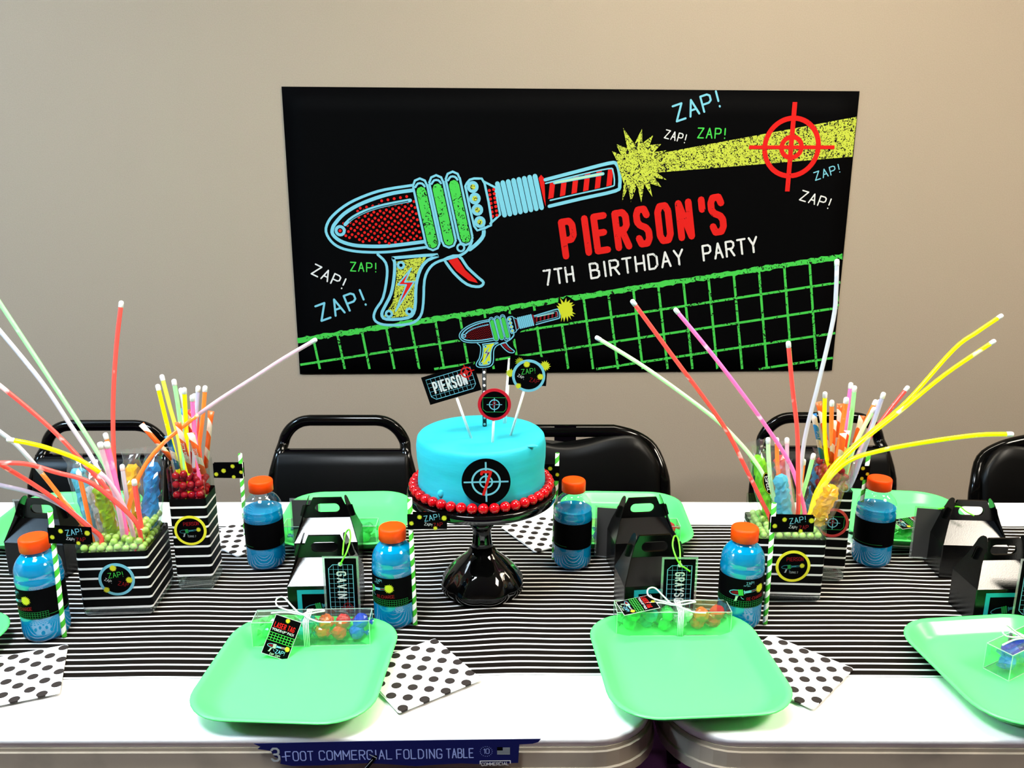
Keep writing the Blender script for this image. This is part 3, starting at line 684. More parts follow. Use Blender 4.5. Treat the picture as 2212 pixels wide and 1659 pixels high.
# ================================================================== green trays
TRAYM = mat('mint_green_plastic', (0.105, 0.92, 0.185), 0.24, 0.4)
TW, TD = 0.243, 0.252
def tray_mesh():
    m = MB(); R_ = 0.062
    def L(i, z): return rrect(TW - 2 * i, TD - 2 * i, R_ - i * 0.6, z, 8)
    m.loft([L(0.030, 0.0), L(0.026, 0.0005), L(0.018, 0.008), L(0.005, 0.0205), L(0.0, 0.0215), L(-0.0005, 0.0228), L(0.0008, 0.0240), L(0.004, 0.0240), L(0.008, 0.0215), L(0.0205, 0.0085), L(0.027, 0.0042), L(0.034, 0.0032), L(0.040, 0.003)])
    return m.mesh('serving_tray', TRAYM)
TM = tray_mesh()
def tray(label, x, y, rot=0.0, z=TZ):
    o = bpy.data.objects.new('serving_tray', TM); COL.objects.link(o); o.location = (x, y, z); o.rotation_euler = (0, 0, math.radians(rot))
    return tag(o, label, 'tray', 'mint green serving trays')
ZT = TZ + 0.0062     # on the runner
tA = tray('mint green tray at the front between blue-ringed vase and cake stand', -0.2905, 1.036, -3.0, ZT)
tB = tray('mint green tray at the front bridging the gap between the tables', 0.2395, 1.046, 4.0, ZT)
tC = tray('mint green tray at the front cut by the right picture edge', 0.696, 1.036, 6.0, ZT)
tD = tray('mint green tray of which only a corner shows at the left edge', -0.868, 1.056, -4.0, ZT)
tE = tray('mint green tray at the back with a gift box before it, left of cake', -0.3225, 1.535, 2.0, ZT)
tF = tray('mint green tray at the back directly right of the cake', 0.2170, 1.535, -2.0, ZT)
tG = tray('mint green tray at the back beside the red-ringed tall vase', 0.757, 1.545, -7.0, ZT)
tH = tray('mint green tray at the back behind the blue-ringed square vase', -0.865, 1.535, 3.0, ZT)

# ================================================================== polka-dot napkins
def dot_mat(name='polka_dot_paper', pitch=0.0325, rad=0.215):
    m, t, n, l, b = nt(name); b.inputs['Roughness'].default_value = 0.8; b.inputs['Specular IOR Level'].default_value = 0.1
    tc = n.new('ShaderNodeTexCoord'); outs = []
    for off in (0.0, 0.5):
        mp = n.new('ShaderNodeMapping'); mp.inputs['Scale'].default_value = (1 / pitch, 1 / pitch, 0); mp.inputs['Location'].default_value = (off + 0.2, off + 0.3, 0)
        l.new(tc.outputs['Object'], mp.inputs[0])
        fr = n.new('ShaderNodeVectorMath'); fr.operation = 'FRACTION'; l.new(mp.outputs[0], fr.inputs[0])
        sb = n.new('ShaderNodeVectorMath'); sb.operation = 'SUBTRACT'; sb.inputs[1].default_value = (0.5, 0.5, 0); l.new(fr.outputs[0], sb.inputs[0])
        ml = n.new('ShaderNodeVectorMath'); ml.operation = 'MULTIPLY'; ml.inputs[1].default_value = (1, 1, 0); l.new(sb.outputs[0], ml.inputs[0])
        ln = n.new('ShaderNodeVectorMath'); ln.operation = 'LENGTH'; l.new(ml.outputs[0], ln.inputs[0]); outs.append(ln.outputs['Value'])
    mi = n.new('ShaderNodeMath'); mi.operation = 'MINIMUM'; l.new(outs[0], mi.inputs[0]); l.new(outs[1], mi.inputs[1])
    lt = n.new('ShaderNodeMath'); lt.operation = 'LESS_THAN'; lt.inputs[1].default_value = rad; l.new(mi.outputs[0], lt.inputs[0])
    mx = n.new('ShaderNodeMix'); mx.data_type = 'RGBA'; mx.inputs[6].default_value = (0.88, 0.88, 0.88, 1); mx.inputs[7].default_value = (0.028, 0.022, 0.020, 1)
    l.new(lt.outputs[0], mx.inputs[0]); l.new(mx.outputs[2], b.inputs['Base Color']); return m
DOTM = dot_mat()
NS = 0.128
def napkin(label, c, rot, sq=1.0):
    o = thing('paper_napkin', label, 'napkin', (c[0], c[1], TZ + 0.0042), math.radians(rot), 'polka-dot paper napkins')
    for k in range(2):
        MB().loft([[(x, y, z) for x, y, z in rrect(NS - k * 0.0016, NS - k * 0.0016, 0.003, zz, 2, (k * 0.0006, -k * 0.0005))] for zz in (k * 0.0012, k * 0.0012 + 0.0002, k * 0.0012 + 0.0007)], smooth=False).obj('paper_fold', DOTM, o)
    return o
def mid(*p): return ((p[0][0] + p[1][0]) / 2, (p[0][1] + p[1][1]) / 2)
a_, b_, c_ = T(997, 1468), T(850, 1548), T(885, 1392)
napkin('polka-dot paper napkin beside the front tray left of the gap', ((b_.x + c_.x) / 2 + 0.022, (b_.y + c_.y) / 2 + 0.004), 35)
a_, b_, c_ = T(1835, 1455), T(1752, 1540), T(1652, 1382)
napkin('polka-dot paper napkin beside the front tray that bridges the gap', ((b_.x + c_.x) / 2 + 0.006, (b_.y + c_.y) / 2 + 0.003), -44)
napkin('polka-dot paper napkin at the front left picture edge', (-0.690, 1.040), 22)
napkin('polka-dot paper napkin at the back behind the yellow-ringed tall vase', (-0.505, 1.500), -38)
napkin('polka-dot paper napkin at the back behind the cake stand', (0.066, 1.515), 30)
napkin('polka-dot paper napkin at the back beside the red-ringed tall vase', (0.600, 1.500), 40)
napkin('polka-dot paper napkin at the far back left beside a gift box', (-1.030, 1.520), 30)

# ================================================================== sports-drink bottles
CAPM = mat('orange_cap_plastic', (1.0, 0.065, 0.0), 0.45, 0.2)
PET = clear_mat('clear_bottle_plastic', (0.92, 0.98, 0.99), 0.03, refl=0.22, rim=0.22)
DRINK = jelly_mat('blue_drink', (0.0, 0.40, 0.74), 0.07, (0.05, 0.65, 0.95), 0.05)
R0 = 0.0340
BPROF = [(0.0265, 0.0), (0.0300, 0.0015), (0.0328, 0.006), (0.0336, 0.014), (0.0332, 0.030), (0.0334, 0.0385), (0.0330, 0.0400), (0.0330, 0.0870), (0.0336, 0.0885), (0.0341, 0.093), (0.0334, 0.0985), (0.0322, 0.1010), (0.0330, 0.1040)] + [(0.0332 * math.cos(math.radians(a)), 0.1045 + 0.0325 * math.sin(math.radians(a))) for a in (8, 17, 26, 35, 43, 51, 57)] + [(0.0172, 0.1340), (0.0172, 0.145)]
def bottle_proto(fill):
    d = {}
    m = MB(); m.lathe(BPROF, 40, cap0=True, cap1=False); d['bottle_body'] = (m.mesh('bottle_body', PET), None)
    lq = []
    for r_, z in BPROF:
        if z < fill - 0.0005: lq.append((r_ - 0.0009, z + 0.0012))
    rt = [r_ for r_, z in BPROF if z < fill][-1] - 0.001
    lq.append((rt - 0.0004, fill)); m = MB(); m.lathe(lq, 40); d['drink'] = (m.mesh('drink', DRINK), None)
    m = MB(); m.lathe([(0.0333, 0.0405), (0.0334, 0.0410), (0.0334, 0.0866), (0.0333, 0.0870)], 48, cap0=False, cap1=False); d['label_band'] = (m.mesh('label_band', INK['k']), None)
    m = MB(); m.lathe([(0.0196, 0.1375), (0.0205, 0.1380), (0.0206, 0.1535), (0.0203, 0.1560), (0.0190, 0.1576), (0.0150, 0.1582)], 44, mod=lambda a, z: 1 + (0.012 * math.cos(a * 22) if z < 0.155 else 0), smooth=True); d['cap'] = (m.mesh('cap', CAPM), None)
    return d
BP = {'full': bottle_proto(0.134), 'low': bottle_proto(0.106)}
def label_print():
    p = Print(0.00006); C = {'b': 'b', 'g': 'g', 'y': 'p', 'r': 'd', 'burst': 'y', 'p': 'p', 'rd': 'd', 'bd': 'l'}
    xf, k = gun_xf((-0.006, 0.0265), 0.050, 0.16); gun(p, xf, k, False, C)
    p.star((0.0165, 0.0300), 0.0085, 'y', 6, 18, 0.62, 0.15, 3)
    p.text('ZAP!', (-0.006, 0.0378), 0.0042, 'b', 0.12, 0.12); p.text('ZAP. ZAP!', (-0.010, 0.0355), 0.0016, 'b', 0.14, -0.05)
    p.text('RE-CHARGE', (-0.004, 0.0122), 0.0048, 'd', 0.15, 0.10, 7, 0.85)
    u0, u1 = -0.062, 0.045; v0, v1 = 0.0012, 0.0108
    for v in (v0, v0 + 0.0032, v0 + 0.0064, v1): p.stroke([(u0, v), (u1, v)], 0.00035, 'e', 3, caps=False)
    n = 30
    for k in range(n + 1): u = u0 + (u1 - u0) * k / n; p.stroke([(u, v0), (u, v1)], 0.0003, 'e', 3, caps=False)
    p.stroke([(u1, 0.0045), (0.098, 0.0045)], 0.0005, 'e', 3, caps=False)
    tmp = thing('tmp', 'x', 'x'); o = p.obj('label_print', tmp, cyl(0.0334, 0.0410), 0.003); me = o.data
    bpy.data.objects.remove(o); bpy.data.objects.remove(tmp); return me
LABEL_ME = label_print()
def bottle(label, px, py, kind, ang):
    q = T(px, py); c = (q.x, q.y + 0.027, TZ + 0.0042)
    r = thing('drink_bottle', label, 'bottle', c, math.radians(ang), 'blue drink bottles at each place')
    for nme, (me, _) in BP[kind].items():
        o = bpy.data.objects.new(nme, me); COL.objects.link(o); o.parent = r
        if nme == 'label_band':
            l2 = bpy.data.objects.new('label_print', LABEL_ME); COL.objects.link(l2); l2.parent = o
    return r
bA = bottle('blue drink bottle with orange cap at the far left front', 84, 1392, 'full', -38)
bB = bottle('blue drink bottle with orange cap at the back beside yellow-ringed tall vase', 568, 1236, 'low', 172)
bC = bottle('blue drink bottle with orange cap at the front left of cake stand', 850, 1364, 'full', -34)
bD = bottle('blue drink bottle with orange cap at the back right of cake stand', 1238, 1236, 'low', 170)
bE = bottle('blue drink bottle with orange cap at the front beside yellow-ringed square vase', 1604, 1366, 'full', 8)
bF = bottle('blue drink bottle with orange cap at the back beside red-ringed tall vase', 1893, 1231, 'low', 195)

# ================================================================== paper straws with flags
def straw_mat():
    m, t, n, l, b = nt('green_spiral_paper'); b.inputs['Roughness'].default_value = 0.6; b.inputs['Specular IOR Level'].default_value = 0.2
    tc = n.new('ShaderNodeTexCoord'); sp = n.new('ShaderNodeSeparateXYZ'); l.new(tc.outputs['Object'], sp.inputs[0])
    at = n.new('ShaderNodeMath'); at.operation = 'ARCTAN2'; l.new(sp.outputs[1], at.inputs[0]); l.new(sp.outputs[0], at.inputs[1])
    d1 = n.new('ShaderNodeMath'); d1.operation = 'DIVIDE'; d1.inputs[1].default_value = 2 * PI; l.new(at.outputs[0], d1.inputs[0])
    d2 = n.new('ShaderNodeMath'); d2.operation = 'DIVIDE'; d2.inputs[1].default_value = 0.021; l.new(sp.outputs[2], d2.inputs[0])
    ad = n.new('ShaderNodeMath'); ad.operation = 'SUBTRACT'; l.new(d2.outputs[0], ad.inputs[0]); l.new(d1.outputs[0], ad.inputs[1])
    fr = n.new('ShaderNodeMath'); fr.operation = 'FRACT'; l.new(ad.outputs[0], fr.inputs[0])
    lt = n.new('ShaderNodeMath'); lt.operation = 'LESS_THAN'; lt.inputs[1].default_value = 0.5; l.new(fr.outputs[0], lt.inputs[0])
    mx = n.new('ShaderNodeMix'); mx.data_type = 'RGBA'; mx.inputs[6].default_value = (0.80, 0.83, 0.77, 1); mx.inputs[7].default_value = (0.045, 0.36, 0.02, 1)
    l.new(lt.outputs[0], mx.inputs[0]); l.new(mx.outputs[2], b.inputs['Base Color']); return m
STRAWM = straw_mat()
def zap_flag(p, x0, w_, h_, L=1, seed=0):
    s_ = h_ / 0.026
    q_ = min(h_ * 0.34, w_ * 0.155)
    p.text('ZAP!', (x0 + w_ * 0.40, h_ * 0.52), q_, 'b', 0.11, 0.16, L); p.text('ZAP!', (x0 + w_ * 0.38, h_ * 0.28), q_ * 0.5, 'w', 0.13, -0.22, L); p.text('ZAP', (x0 + w_ * 0.64, h_ * 0.16), q_ * 0.68, 'd', 0.13, 0.1, L)
    for u, v, q in ((0.26, 0.80, 0.17), (0.03, 0.40, 0.17), (0.93, 0.72, 0.20), (0.68, 0.07, 0.15)): p.star((x0 + w_ * u, h_ * v), h_ * q, 'y', L + 1, 14, 0.6, 0.15, seed + int(u * 100))
def straw(label, top, base, yb, side, fy0, fy1, fx, dy=0.0):
    """top/base: photo points of the straw's ends; flag between photo rows fy0..fy1 reaching to photo column fx"""
    B = T(*base); A = D(top[0], top[1], B.y + dy); d = (A - B); L_ = d.length; d.normalize()
    r = thing('paper_straw', label, 'straw', (B.x, B.y, TZ + 0.0045))
    r.rotation_mode = 'QUATERNION'; r.rotation_quaternion = Vector((0, 0, 1)).rotation_difference(d)
    m = MB(); m.lathe([(0.0036, 0), (0.0036, L_), (0.0030, L_), (0.0030, 0.0)], 16, cap0=False, cap1=False); m.obj('tube', STRAWM, r)
    f0 = (D(top[0], fy1, B.y) - Vector((B.x, B.y, TZ))).length; f1 = (D(top[0], fy0, B.y) - Vector((B.x, B.y, TZ))).length
    zc = (f0 + f1) / 2; hh_ = f1 - f0
    cxx = top[0] + (base[0] - top[0]) * (fy0 - top[1]) / (base[1] - top[1])
    P0 = D(cxx, (fy0 + fy1) / 2, B.y); P1 = D(fx, (fy0 + fy1) / 2, B.y); w_ = abs(P1.x - P0.x)
    fl = MB(); X0, X1 = (-0.0042, w_) if side > 0 else (-w_, 0.0042)
    fl.plate([(X0, f0), (X1, f0), (X1, f1), (X0, f1)], 0.0004, M=Matrix.Translation((0, -0.0046, 0)))
    fl.plate([(X0, f0), (X1, f0), (X1, f1), (X0, f1)], 0.0004, M=Matrix.Translation((0, 0.0042, 0)) @ Matrix.Rotation(-0.06 * side, 4, 'Z'))
    fo = fl.obj('paper_flag', INK['k'], r)
    p = Print(0.00008)
    if side > 0: zap_flag(p, 0, w_, hh_, seed=int(fx))
    else:
        for u, v, q in ((0.02, 0.42, 0.15), (-0.28, 0.82, 0.17), (-0.62, 0.5, 0.19), (-0.26, 0.08, 0.16), (-0.9, 0.25, 0.17)): p.star((w_ * u, hh_ * v), hh_ * q, 'y', 1, 14, 0.6, 0.15, int(50 + u * 40))
    p.obj('flag_print', fo, lambda u, v, h: (u, -0.0047 - h, f0 + v))
    return r
straw('green striped paper straw with zap flag at the far left front bottle', (109, 1112), (140, 1380), 0, 1, 1143, 1177, 197)
straw('green striped paper straw with flag before the yellow-ringed tall vase bottle', (519, 985), (531, 1160), 0, -1, 1005, 1036, 462)
straw('green striped paper straw with zap flag beside the cake stand foot', (885, 1082), (897, 1354), 0, 1, 1114, 1147, 965)
straw('green striped paper straw with flag peeking out right of the cake', (1204, 984), (1196, 1212), 0, -1, 1010, 1042, 1150)
straw('green striped paper straw with zap flag over the yellow-ringed square vase', (1672, 1093), (1652, 1352), 0, 1, 1119, 1153, 1757)
straw('green striped paper straw with flag beside the red-ringed tall vase', (1876, 986), (1844, 1206), 0, -1, 1010, 1040, 1835)

# ================================================================== cake stand, cake, gumball border
CXw, CYw = T(1043, 1270).x, 1.292
GLOSSK = mat('black_pressed_glass', (0.0012, 0.0012, 0.0012), 0.05, 0.5)
st_ = thing('cake_stand', 'glossy black pedestal cake stand with a petal-ribbed foot', 'cake stand', (CXw, CYw, TZ + 0.004))
def petal(a, z): return 1 + (0.055 * abs(math.sin(4 * a)) - 0.02) * max(0, min(1, (0.075 - z) / 0.05))
foot = MB(); foot.lathe([(0.056, 0.0), (0.060, 0.001), (0.066, 0.008), (0.068, 0.014), (0.066, 0.021), (0.060, 0.031), (0.052, 0.042), (0.042, 0.052), (0.032, 0.061), (0.024, 0.069), (0.0190, 0.078)], 64, mod=petal); foot.obj('foot', GLOSSK, st_)
MB().lathe([(0.0190, 0.076), (0.0160, 0.088), (0.0150, 0.102), (0.0152, 0.110), (0.0190, 0.115), (0.0205, 0.1195), (0.0190, 0.124), (0.0160, 0.128), (0.0158, 0.140), (0.020, 0.152), (0.036, 0.162), (0.06, 0.169)], 40).obj('stem', GLOSSK, st_)
ZP = 0.182
MB().lathe([(0.030, 0.1655), (0.085, 0.169), (0.113, 0.1675), (0.1180, 0.1675), (0.1198, 0.169), (0.1198, 0.180), (0.1190, 0.1815), (0.1175, ZP), (0.02, ZP)], 96).obj('plate', GLOSSK, st_)
def frosting():
    m, t, n, l, b = nt('blue_frosting'); b.inputs['Roughness'].default_value = 0.55; b.inputs['Specular IOR Level'].default_value = 0.25
    tc = n.new('ShaderNodeTexCoord'); mp = n.new('ShaderNodeMapping'); mp.inputs['Scale'].default_value = (6, 6, 26); l.new(tc.outputs['Object'], mp.inputs[0])
    a = n.new('ShaderNodeTexNoise'); a.inputs['Scale'].default_value = 2.2; a.inputs['Detail'].default_value = 3; l.new(mp.outputs[0], a.inputs['Vector'])
    cr = n.new('ShaderNodeMix'); cr.data_type = 'RGBA'; cr.inputs[6].default_value = (0.006, 0.40, 0.50, 1); cr.inputs[7].default_value = (0.035, 0.50, 0.61, 1)
    l.new(a.outputs[0], cr.inputs[0]); l.new(cr.outputs[2], b.inputs['Base Color'])
    bp = n.new('ShaderNodeBump'); bp.inputs['Strength'].default_value = 0.35; bp.inputs['Distance'].default_value = 0.003; l.new(a.outputs[0], bp.inputs['Height']); l.new(bp.outputs[0], b.inputs['Normal'])
    return m
ZC = TZ + 0.004 + ZP; CH = 0.0925; CR = 0.1012
ck = thing('birthday_cake', 'round cake with smooth bright blue frosting on the black stand', 'cake', (CXw, CYw, ZC))
def wob(a, z): return 1 + 0.006 * math.sin(2 * a + 1) + 0.004 * math.sin(5 * a + z * 40)
cm = MB(); cm.lathe([(CR - 0.002, 0), (CR + 0.0005, 0.003), (CR, 0.02), (CR - 0.0015, 0.035), (CR + 0.0005, 0.055), (CR + 0.001, 0.075), (CR, CH - 0.010), (CR - 0.0012, CH - 0.004), (CR - 0.004, CH - 0.0008), (CR - 0.008, CH), (CR * 0.7, CH + 0.0008), (CR * 0.3, CH + 0.0012)], 72, mod=wob)
cm.obj('frosted_body', frosting(), ck)
# dimple and a little torn edge in the frosting
FR2 = mat('blue_frosting_plain', (0.04, 0.55, 0.68), 0.5, 0.25)
aa = math.radians(-125); MB().ball((CR * math.cos(aa), CR * math.sin(aa), 0.022), 0.0055, 10, 8, sc=(1, 0.6, 1.2)).obj('frosting_dimple', FR2, ck)
MB().ball((0.078, -0.062, CH - 0.001), 0.006, 10, 6, sc=(1.6, 0.7, 0.35), jit=0.15).obj('frosting_flake', FR2, ck)
GUMR = mat('red_gumball', (0.50, 0.002, 0.006), 0.10, 0.5)
GR = 0.0083; gm = MB().ball((0, 0, 0), GR, 18, 12).mesh('red_gumball', GUMR)
nb = 41; RB = CR + GR - 0.001
RB = nb * 2 * GR * 1.003 / (2 * PI)
for k in range(nb):
    a = 2 * PI * k / nb + 0.02; o = bpy.data.objects.new('red_gumball', gm); COL.objects.link(o)
    o.location = (CXw + RB * math.cos(a), CYw + RB * math.sin(a), ZC + GR + random.uniform(0, 0.0006))
    tag(o, 'shiny red gumball in the ring around the foot of the blue cake', 'gumball', 'red gumball border of the cake')
# seven-target disc leaning on the cake
yd = CYw - CR - 0.004; cd = D(1050, 1041, yd); rd = abs(D(1103, 1041, yd).x - cd.x)
dk = thing('target_disc', 'round black paper disc with blue target and red seven on cake', 'paper disc', (cd.x, yd, cd.z - rd))
MB().plate([(rd * math.cos(2 * PI * k / 48), rd + rd * math.sin(2 * PI * k / 48)) for k in range(48)], 0.0012).obj('disc', INK['k'], dk)
p = Print(0.0001); s_ = rd / 184
p.ring((0, rd), 104 * s_, 14 * s_, 'b', 1, 48); p.ring((0, rd), 46 * s_, 12 * s_, 'b', 1, 36); p.stroke([(-168 * s_, rd - 4 * s_), (168 * s_, rd + 4 * s_)], 13 * s_, 'b', 2, caps=False); p.stroke([(-2 * s_, rd + 158 * s_), (2 * s_, rd - 160 * s_)], 13 * s_, 'b', 2, caps=False)
p.stroke([(-34 * s_, rd + 62 * s_), (-30 * s_, rd + 80 * s_), (36 * s_, rd + 80 * s_), (-20 * s_, rd - 100 * s_)], 21 * s_, 'r', 3); p.obj('disc_print', dk, flat())

# ------------------------------------------------------------------ toppers stuck in the cake
STICK = mat('white_lolly_stick', (0.85, 0.87, 0.82), 0.5, 0.3)
ZCT = ZC + CH
def stick_to(parent, A, B, r=0.0021, m=STICK, name='stick'):
    return MB().tube([A, B], r, 10).obj(name, m, parent)
def topper(name, label, base, head, lean=0.0, sink=0.014):
    """base: photo point where the stick enters the cake; head: photo point at the head's centre"""
    Bq = T(base[0], base[1], ZCT); H = D(head[0], head[1], Bq.y + lean)
    r = thing(name, label, 'cake topper', Bq, 0, 'paper toppers stuck in the cake')
    return r, Bq, H, (Bq - (H - Bq).normalized() * sink)
# name plate
r, Bq, H, Sk = topper('name_topper', 'black tilted name tag topper with blue grid on a white stick', (1018, 948), (975, 829), 0.0)
stick_to(r, Sk - Bq, H - Bq + Vector((0, 0.0038, 0)))
ppm = (D(1000, 829, H.y).x - D(900, 829, H.y).x) / 100; w_, h_ = 117 * ppm, 64 * ppm; th = math.radians(17)
hd = bpy.data.objects.new('name_card', MB().plate([(-w_ / 2, -h_ / 2), (w_ / 2, -h_ / 2), (w_ / 2, h_ / 2), (-w_ / 2, h_ / 2)], 0.0008).mesh('name_card', INK['k'])); COL.objects.link(hd); hd.parent = r; hd.location = H - Bq; hd.rotation_euler = (0, -th, 0)
def grid_card(p, w_, h_, nx, ny, L=1, c='b', ch=0.12, ins=0.10, dim='l', lw=0.0006):
    x0, x1, z0, z1 = -w_ / 2 + ins * h_, w_ / 2 - ins * h_, -h_ / 2 + ins * h_, h_ / 2 - ins * h_; q = ch * h_
    for k in range(1, nx): x = x0 + (x1 - x0) * k / nx; p.stroke([(x, z0), (x, z1)], lw * 0.8, c, L, caps=False)
    for k in range(1, ny): z = z0 + (z1 - z0) * k / ny; p.stroke([(x0, z), (x1, z)], lw * 0.8, c, L, caps=False)
    p.ribbon([(x0, z1), (x1, z1), (x1, z0 + q), (x1 - q, z0), (x0 + q, z0), (x0, z0 + q), (x0, z1)], lw * 1.7, c, L + 1)
p = Print(0.00008); grid_card(p, w_, h_, 10, 5, ins=0.13, ch=0.13, lw=0.00055)
p.text('PIERSON', (-w_ * 0.33, -h_ * 0.15), h_ * 0.36, 'w', 0.17, 0.0, 4, (w_ * 0.64) / ((sum(adv(c) for c in 'PIERSON') - .2) * h_ * 0.36), gw=0.75)
cc = (w_ * 0.33, h_ * 0.24)
p.ring(cc, h_ * 0.17, h_ * 0.045, 'r', 6); p.ring(cc, h_ * 0.06, h_ * 0.035, 'r', 6, 20); p.stroke([(cc[0] - h_ * .28, cc[1]), (cc[0] + h_ * .28, cc[1])], h_ * .03, 'r', 7, caps=False); p.stroke([(cc[0], cc[1] - h_ * .28), (cc[0], cc[1] + h_ * .28)], h_ * .03, 'r', 7, caps=False)
p.obj('card_print', hd, flat())
def round_head(r, H, Bq, R_, ringc, rw, ringm=None):
    o = bpy.data.objects.new('round_card', MB().plate([(R_ * math.cos(2 * PI * k / 40), R_ * math.sin(2 * PI * k / 40)) for k in range(40)], 0.0010).mesh('round_card', INK[ringc])); COL.objects.link(o); o.parent = r; o.location = H - Bq
    return o
def target_face(p, R_, L=2):
    g = R_ * 0.70
    p.disc((0, 0), R_ * 0.82, 'k', L - 1, 40)
    p.ribbon([(-g, g * .62), (g, g * .62), (g, -g * .40), (g * .78, -g * .66), (-g * .70, -g * .66), (-g, -g * .40), (-g, g * .62)], R_ * 0.035, 'e', L)
    p.ring((0, 0), R_ * 0.30, R_ * 0.06, 'b', L); p.stroke([(-R_ * .46, 0), (R_ * .46, 0)], R_ * .04, 'b', L + 1, caps=False); p.stroke([(0, -R_ * .45), (0, R_ * .42)], R_ * .05, 'b', L + 1, caps=False)
    p.text('P', (-R_ * .07, -R_ * .16), R_ * 0.34, 'd', 0.18, 0, L + 2, 0.7)
def zap_face(p, R_, L=2):
    p.disc((0, 0), R_ * 0.84, 'k', L - 1, 40)
    p.text('ZAP!', (-R_ * .42, R_ * .10), R_ * 0.30, 'g', 0.10, 0.10, L); p.text('ZAP.', (-R_ * .68, -R_ * .02), R_ * 0.16, 'w', 0.13, -0.5, L); p.text('ZAP', (R_ * .04, -R_ * .34), R_ * 0.24, 'd', 0.11, -0.25, L)
    for u, v, q in ((-.12, .72, .20), (.70, -.05, .20), (-.62, -.62, .18)): p.star((R_ * u, R_ * v), R_ * q * 1.15, 'y', L + 2, 14, 0.62, 0.15, int(90 + u * 50))
def gun_face(p, R_, L=2):
    p.disc((0, 0), R_ * 0.84, 'k', L - 1, 40)
    C = {'b': 'l', 'g': 'e', 'y': 'a', 'r': 'd', 'burst': 'y', 'p': 'p', 'rd': 'k', 'bd': 'l'}
    xf, k = gun_xf((-R_ * .02, 0), R_ * 1.30, 0.10); gun(p, xf, k, False, C, L); p.star((R_ * .52, R_ * .06), R_ * .17, 'y', L + 6, 14, .6, .1, 5)
    p.text('PIERSON', (-R_ * .38, R_ * .33), R_ * .22, 'd', .16, 0.05, L, 0.8); p.text('TURNS 7', (-R_ * .2, -R_ * .45), R_ * .12, 'a', .12, 0, L, 0.8)
r, Bq, H, Sk = topper('target_topper', 'red-rimmed round target topper at the cake middle', (1064, 957), (1068, 874), 0.0)
R_ = 36 * (D(1100, 874, H.y).x - D(1000, 874, H.y).x) / 100; stick_to(r, Sk - Bq, H - Bq + Vector((0, 0.0042, 0))); o = round_head(r, H, Bq, R_, 'd', 0); o.data.materials[0] = mat('glitter_red_card', (0.50, 0.008, 0.02), 0.35, 0.5, noise=0.6, nscale=900)
p = Print(0.00008); target_face(p, R_); p.obj('card_print', o, flat())
r, Bq, H, Sk = topper('zap_topper', 'blue-rimmed round zap topper leaning right on the cake', (1103, 942), (1142, 812), 0.0)
R_ = 36 * (D(1100, 812, H.y).x - D(1000, 812, H.y).x) / 100; stick_to(r, Sk - Bq, H - Bq + Vector((0, 0.0042, 0))); o = round_head(r, H, Bq, R_, 'b', 0)
p = Print(0.00008); zap_face(p, R_); p.obj('card_print', o, flat())
# zap flag on a white stick, behind the round topper
r, Bq, H, Sk = topper('flag_topper', 'white straw topper with black zap flag behind the blue-rimmed topper', (1090, 915), (1100, 790), 0.0)
stick_to(r, Sk - Bq, (H - Bq) * 1.12, 0.0030)
a = D(1098, 830, H.y); b = D(1180, 766, H.y); fl = MB().plate([(0, 0), (b.x - a.x, 0.002), (b.x - a.x, b.z - a.z), (0, b.z - a.z + 0.001)], 0.0004).obj('paper_flag', INK['k'], r, loc=Vector((a.x, H.y - 0.0036, a.z)) - Bq)
fl.rotation_euler = (0, math.radians(4), 0); p = Print(0.00006); zap_flag(p, 0, b.x - a.x, b.z - a.z, 1, 31); p.obj('flag_print', fl, flat())
# ray-gun card on a dotted straw
r, Bq, H, Sk = topper('ray_gun_topper', 'die-cut ray gun card topper on a black dotted straw', (1047, 922), (1047, 795), 0.0)
def dotted_mat():
    m, t, n, l, b = nt('black_dotted_straw'); b.inputs['Roughness'].default_value = 0.5
    tc = n.new('ShaderNodeTexCoord'); sp = n.new('ShaderNodeSeparateXYZ'); l.new(tc.outputs['Object'], sp.inputs[0])
    def M(op, a, bv):
        x = n.new('ShaderNodeMath'); x.operation = op; l.new(a, x.inputs[0])
        if isinstance(bv, (int, float)): x.inputs[1].default_value = bv
        else: l.new(bv, x.inputs[1])
        return x.outputs[0]
    at = n.new('ShaderNodeMath'); at.operation = 'ARCTAN2'; l.new(sp.outputs[1], at.inputs[0]); l.new(sp.outputs[0], at.inputs[1])
    u = M('SUBTRACT', M('FRACT', M('ADD', M('MULTIPLY', at.outputs[0], 2 / (2 * PI)), 2.0), 1.0), 0.5); v = M('SUBTRACT', M('FRACT', M('MULTIPLY', sp.outputs[2], 1 / 0.0108), 1.0), 0.5)
    d2 = M('ADD', M('MULTIPLY', M('MULTIPLY', u, u), 1.0), M('MULTIPLY', v, v)); lt = M('LESS_THAN', d2, 0.038)
    mx = n.new('ShaderNodeMix'); mx.data_type = 'RGBA'; mx.inputs[6].default_value = (0.003, 0.003, 0.003, 1); mx.inputs[7].default_value = (0.85, 0.85, 0.85, 1); l.new(lt, mx.inputs[0]); l.new(mx.outputs[2], b.inputs['Base Color']); return m
MB().lathe([(0.0034, -0.014), (0.0034, H.z - Bq.z + 0.02)], 16).obj('straw', dotted_mat(), r)
yg = H.y - 0.005; n0 = D(992, 726, yg); n1 = D(1245, 668, yg); gl_ = math.hypot(n1.x - n0.x, n1.z - n0.z)
cx_, cz_ = (n0.x + n1.x) / 2, (n0.z + n1.z) / 2; xf, k = gun_xf((0, 0), gl_, math.atan2(n1.z - n0.z, n1.x - n0.x))
cardo = MB().plate([xf(q) for q in CARD][::-1], 0.0008).obj('ray_gun_card', INK['k'], r, loc=Vector((cx_, yg, cz_)) - Bq)
